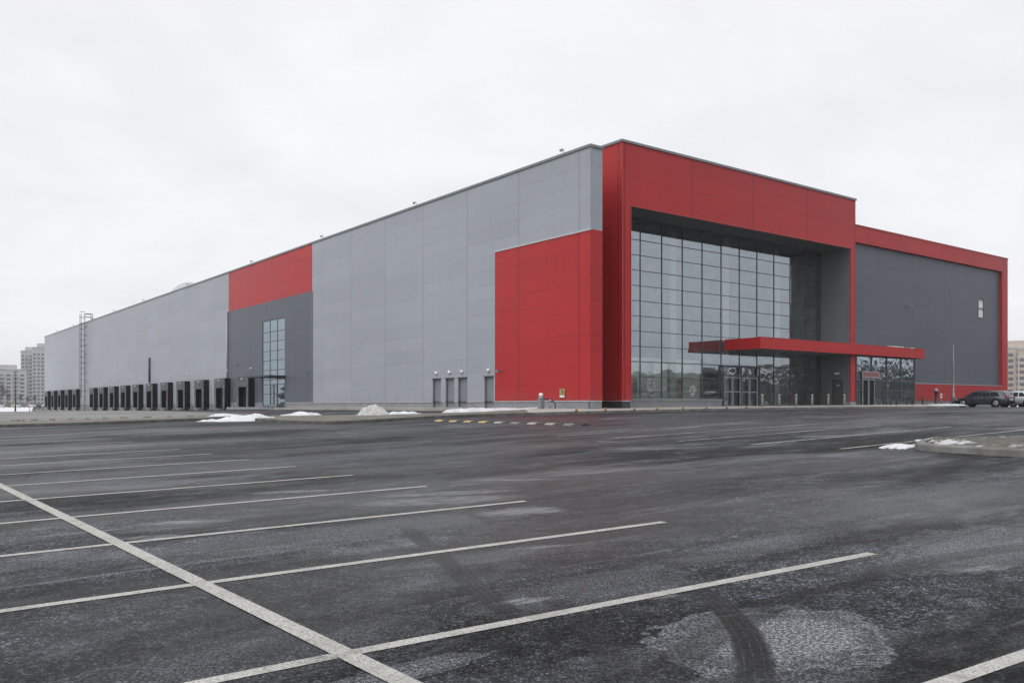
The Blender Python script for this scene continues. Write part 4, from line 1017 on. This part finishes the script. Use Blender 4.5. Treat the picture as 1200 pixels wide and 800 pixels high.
x, y = 42.3, 78.3; c1.location = (x, y, zg(x, y)); c1.rotation_euler = (0, 0, math.atan2(DL[1], DL[0]))
tag(c1, 'dark blue grey estate car parked nose in before the red wing band', 'car', 'cars parked nose in before the wing')
c2 = car('parked_car', P_SV, 'sedan', 4.6)
x, y = 46.3, 80.3; c2.location = (x, y, zg(x, y)); c2.rotation_euler = (0, 0, math.atan2(DL[1], DL[0]))
tag(c2, 'silver saloon car parked behind the dark estate car at the right edge', 'car', 'cars parked nose in before the wing')
c3 = copy_tree(c2); x, y = 49.2, 82.4; c3.location = (x, y, zg(x, y)); tag(c3, 'farthest silver car cut by the right edge of the picture', 'car', 'cars parked nose in before the wing')
# distant cars beyond the yard
def far_car(px, Y, col, label, rz=0.):
    m = paint('distant car paint', col); o = empty('parked_car', ((px-600)/F*Y, Y, zg((px-600)/F*Y, Y)), rz, label, 'car', 'distant cars beyond the snowy ground')
    b = MB(); rows = []
    for x, z0, z1, w_ in ((-2.2,.35,.8,.7),(-2.1,.25,.95,.85),(-1.2,.22,.95,.9),(1.1,.22,.92,.9),(2.,.25,.75,.8),(2.2,.35,.6,.65)):
        rows.append([(x,-w_,z0),(x,-w_,z1-.1),(x,-w_+.1,z1),(x,w_-.1,z1),(x,w_,z1-.1),(x,w_,z0)])
    b.grid(rows, False); b.face(rows[0]); b.face(rows[-1][::-1]); b.build('body', m, o)
    g_ = MB(); g_.grid([[(-1.9,-.75,.93),(-1.9,.75,.93)],[(-1.4,-.62,1.42),(-1.4,.62,1.42)],[(.3,-.62,1.44),(.3,.62,1.44)],[(1.1,-.72,.92),(1.1,.72,.92)]], False)
    g_.face([(-1.9,-.75,.93),(1.1,-.72,.92),(.3,-.62,1.44),(-1.4,-.62,1.42)]); g_.face([(-1.9,.75,.93),(-1.4,.62,1.42),(.3,.62,1.44),(1.1,.72,.92)]); g_.build('cabin', M['carglass'], o)
    MB().box(-1.3, -.5, 1.43, .2, .5, 1.47).build('roof', m, o)
    for wx in (-1.35, 1.35):
        for sg_ in (-1, 1): MB().lathe((wx, sg_*.78, .32), [(.32, 0), (.32, sg_*.16)], 12, 'y').build('wheel', M['tyre'], o)
fc = [((.5,.5,.5),'pale grey car farthest left beyond the snow'),((.06,.06,.065),'black car beyond the snow, second from the left edge'),((.55,.42,.14),'yellow car beyond the snow left of the lamp post'),((.5,.5,.5),'white car directly behind the thin far lamp post'),((.10,.10,.11),'dark car just right of the thin far lamp post'),((.42,.10,.09),'red car beyond the snow right of the far lamp post'),((.6,.6,.6),'white car beyond the snow third from the building end'),((.05,.05,.06),'dark car beyond the snow second from the building end'),((.6,.6,.62),'white car beyond the snow next to the building end')]
for i, (c, l) in enumerate(fc): far_car(2+5.9*i, 258+(i % 3)*9, c, l, 2.05+random.uniform(-.2, .2))
# far lamp post and orange barrier posts
Y = 150.; x = (18-600)/F*Y; o = empty('lamp_post', (x, Y, zg(x, Y)), 0, 'thin dark lamp post standing alone in the yard at the far left', 'lamp post')
MB().lathe((0,0,0), [(.14, 0), (.12, 1.2), (.075, 4), (.055, 7.0)], 10).build('pole', M['dsteel'], o); MB().box(-.35, -.09, 6.95, .35, .09, 7.08).build('lamp_head', M['dsteel'], o)
for px, l in zip((34.5, 37.8, 43, 45.5, 48.2), ('leftmost orange barrier post at the end of the docks','orange barrier post second from the left beyond the docks','middle orange barrier post beyond the docks','orange barrier post second nearest the docks','orange barrier post nearest the end of the docks')):
    Y = 196.; x = (px-600)/F*Y; o = empty('barrier_post', (x, Y, zg(x, Y)), 0, l, 'post', 'orange barrier posts beyond the docks')
    MB().lathe((0,0,0), [(.16, 0), (.14, .5), (.12, .9), (.05, .96)], 8).build('post', M['stub'], o); MB().lathe((0,0,.55), [(.15, 0), (.145, .2)], 8).build('band', M['white'], o)

# ------------------------------------------------------------------ distant apartment towers
def facade_mat(name, a, b):
    m, t = new_mat(name); p = t.n('ShaderNodeTexCoord').outputs['Object']; z = t.n('ShaderNodeSeparateXYZ', {0: p}).outputs[2]
    f = t.m('FRACT', t.m('DIVIDE', z, 2.9)); c = t.mix(t.mr(f, .72, .78), a, b); c = t.mix(t.m('MULTIPLY', t.noise(p, .15, 4), .4), c, [x*.7 for x in a]); finish(t, c, .85, .2); return m
FA = facade_mat('pale panel facade', (.50, .49, .50), (.62, .62, .63)); FBm = facade_mat('white panel facade', (.56, .56, .57), (.46, .44, .45)); FC = facade_mat('beige panel facade', (.50, .43, .36), (.56, .50, .43))
WIN = simple('apartment window', (.10, .11, .13), .2, var=.4, scale=.5); BAL = simple('balcony front', (.40, .38, .39), .7, var=.3, scale=.3)
def tower(x, y, rz, w_, d_, hgt, mat, label, pent=True, balc=(1,)):
    o = empty('apartment_tower', (x, y, zg(x, y)-1), rz, label, 'apartment building', 'distant apartment towers')
    MB().box(-w_/2, 0, 0, w_/2, d_, hgt).build('wall', mat, o)
    MB().box(-w_/2-.2, -.2, hgt, w_/2+.2, d_+.2, hgt+.9).build('roof', BAL, o)
    if pent: MB().box(-w_*.28, d_*.2, hgt+.9, w_*.22, d_*.7, hgt+4).build('penthouse', mat, o)
    fl = int((hgt-3)/2.9); nc = 5; cw_ = w_/nc
    wm = None; bm_ = None
    for c in range(nc):
        for k in range(fl):
            z = 2.6+2.9*k; xx = -w_/2+cw_*(c+.5)
            if c in balc:
                if bm_ is None:
                    bm_ = MB().box(-cw_*.44, -1.1, 0, cw_*.44, -.004, 1.15).build('balcony', BAL, o); b_ = bm_
                else: b_ = bm_.copy(); COL.objects.link(b_); b_.parent = o
                b_.location = (xx, 0, z-.8)
            if wm is None:
                wm = MB().box(-cw_*.3, -.06, 0, cw_*.3, .02, 1.55).build('window', WIN, o); q = wm
            else: q = wm.copy(); COL.objects.link(q); q.parent = o
            q.location = (xx, 0, z)
def tx_(px, Y): return (px-600)/F*Y
tower(tx_(10, 640), 640, .45, 22, 14, 27.5, FA, 'lowest pale apartment block at the left edge', True, (1, 3))
tower(tx_(-14, 700), 700, .45, 20, 14, 28, FA, 'pale apartment block partly beyond the left edge', False, (2,))
tower(tx_(36, 700), 700, .5, 14, 14, 44.5, FBm, 'slim tall white tower left of the tallest tower', True, (1,3))
tower(tx_(50, 680), 680, .5, 14, 14, 46, FA, 'tallest grey white tower just behind the end of the long wall', True, (3,))
tower(tx_(1194, 420), 420, -.5, 17, 14, 29.5, FC, 'beige apartment tower at the right edge behind the wing', True, (2,))
tower(tx_(1216, 410), 410, -.5, 16, 14, 28.5, FC, 'second beige apartment tower beyond the right edge', False, (1,3))

# ------------------------------------------------------------------ bare trees in front of the far towers
BARK = simple('grey brown bark', (.09, .075, .07), .9, var=.3, scale=4)
def bare_tree(x, y, h, seed, label):
    rnd = random.Random(seed); o = empty('bare_tree', (x, y, zg(x, y)), 0, label, 'tree', 'bare trees before the far towers')
    tr_ = MB(); cr = MB(); tr_.tube((0,0,0), (0,0,h*.45), h*.02, h*.013, 6)
    def br(p, d, L, r, lev):
        q = p+d*L; (cr).tube(p, q, r, r*.6, 4, False)
        if lev == 0: return
        for _ in range(4 if lev > 1 else 5):
            nd = (d+Vector((rnd.uniform(-1,1), rnd.uniform(-1,1), rnd.uniform(-.2,.9)))*.75).normalized(); br(p+d*L*rnd.uniform(.5,1), nd, L*rnd.uniform(.5,.75), r*.6, lev-1)
    for k in range(5):
        br(Vector((0,0,h*rnd.uniform(.28,.45))), Vector((rnd.uniform(-.7,.7), rnd.uniform(-.7,.7), 1)).normalized(), h*.26, h*.011, 3)
    tr_.build('trunk', BARK, o); cr.build('crown', BARK, o)
for i, (px, Y, h_, l) in enumerate(((1, 330, 9.5, 'bare winter tree at the left edge before the lowest block'), (9, 360, 7, 'smaller bare tree beside the tree at the left edge'), (24, 380, 6, 'low bare tree between the lowest block and the slim tower'), (31, 350, 5, 'lowest bare tree below the slim tall tower'), (42, 370, 5.5, 'bare tree below the tallest tower'))):
    bare_tree(tx_(px, Y), Y, h_, i, l)

# ------------------------------------------------------------------ woods beyond the car park (seen in the glass)
WOOD = simple('dark winter woods', (.085, .087, .082), .95, var=.4, scale=.1)
def woods(n, r0, r1, a0, a1, seed, label):
    rnd = random.Random(seed); mb = MB()
    for _ in range(n):
        a = rnd.uniform(a0, a1); rr = rnd.uniform(r0, r1); x, y = 20+rr*math.cos(a), 40+rr*math.sin(a); h_ = rnd.uniform(13.2, 15.6)*(.9+.14*math.sin(a*9)); z = zg(x, y)
        wd = h_*rnd.uniform(.3, .5)
        for k in range(4):
            zz0 = z+h_*(.04+.2*k+rnd.uniform(-.07, .07)); mb.lathe((x+rnd.uniform(-.4,.4), y+rnd.uniform(-.4,.4), zz0), [(wd*(1-.12*k)*rnd.uniform(.5,.8), 0), (wd*(1-.13*k)*rnd.uniform(.8,1.1), h_*.1), (wd*(.75-.12*k), h_*.18), (wd*.25, h_*.24)], 7)
        mb.tube((x, y, z-1), (x, y, z+h_*.4), h_*.02, n=5)
    o = mb.build('woods', WOOD); tag(o, label, 'woods', kind='stuff')
woods(1500, 230, 300, -1.0, .75, 1, 'dark belt of trees far to the right of the car park')
woods(1500, 230, 300, 2.55, 4.3, 2, 'dark belt of trees far to the left of the car park')
woods(800, 260, 330, -1.9, -.95, 3, 'dark belt of trees behind the car park')

# ------------------------------------------------------------------ winter haze
hm = bpy.data.materials.new('thin winter haze'); hm.use_nodes = True; hm.node_tree.nodes.clear(); t = NT(hm.node_tree)
hv = t.n('ShaderNodeVolumePrincipled', {'Color': (.93, .94, .96, 1), 'Density': HAZE, 'Anisotropy': 0.})
ho = t.n('ShaderNodeOutputMaterial'); hm.node_tree.links.new(hv.outputs[0], ho.inputs[1])
hz = MB().box(-4200, -2700, -4., 4200, 6200, 62.).build('haze', hm); tag(hz, 'thin pale winter haze over the whole place', kind='stuff')
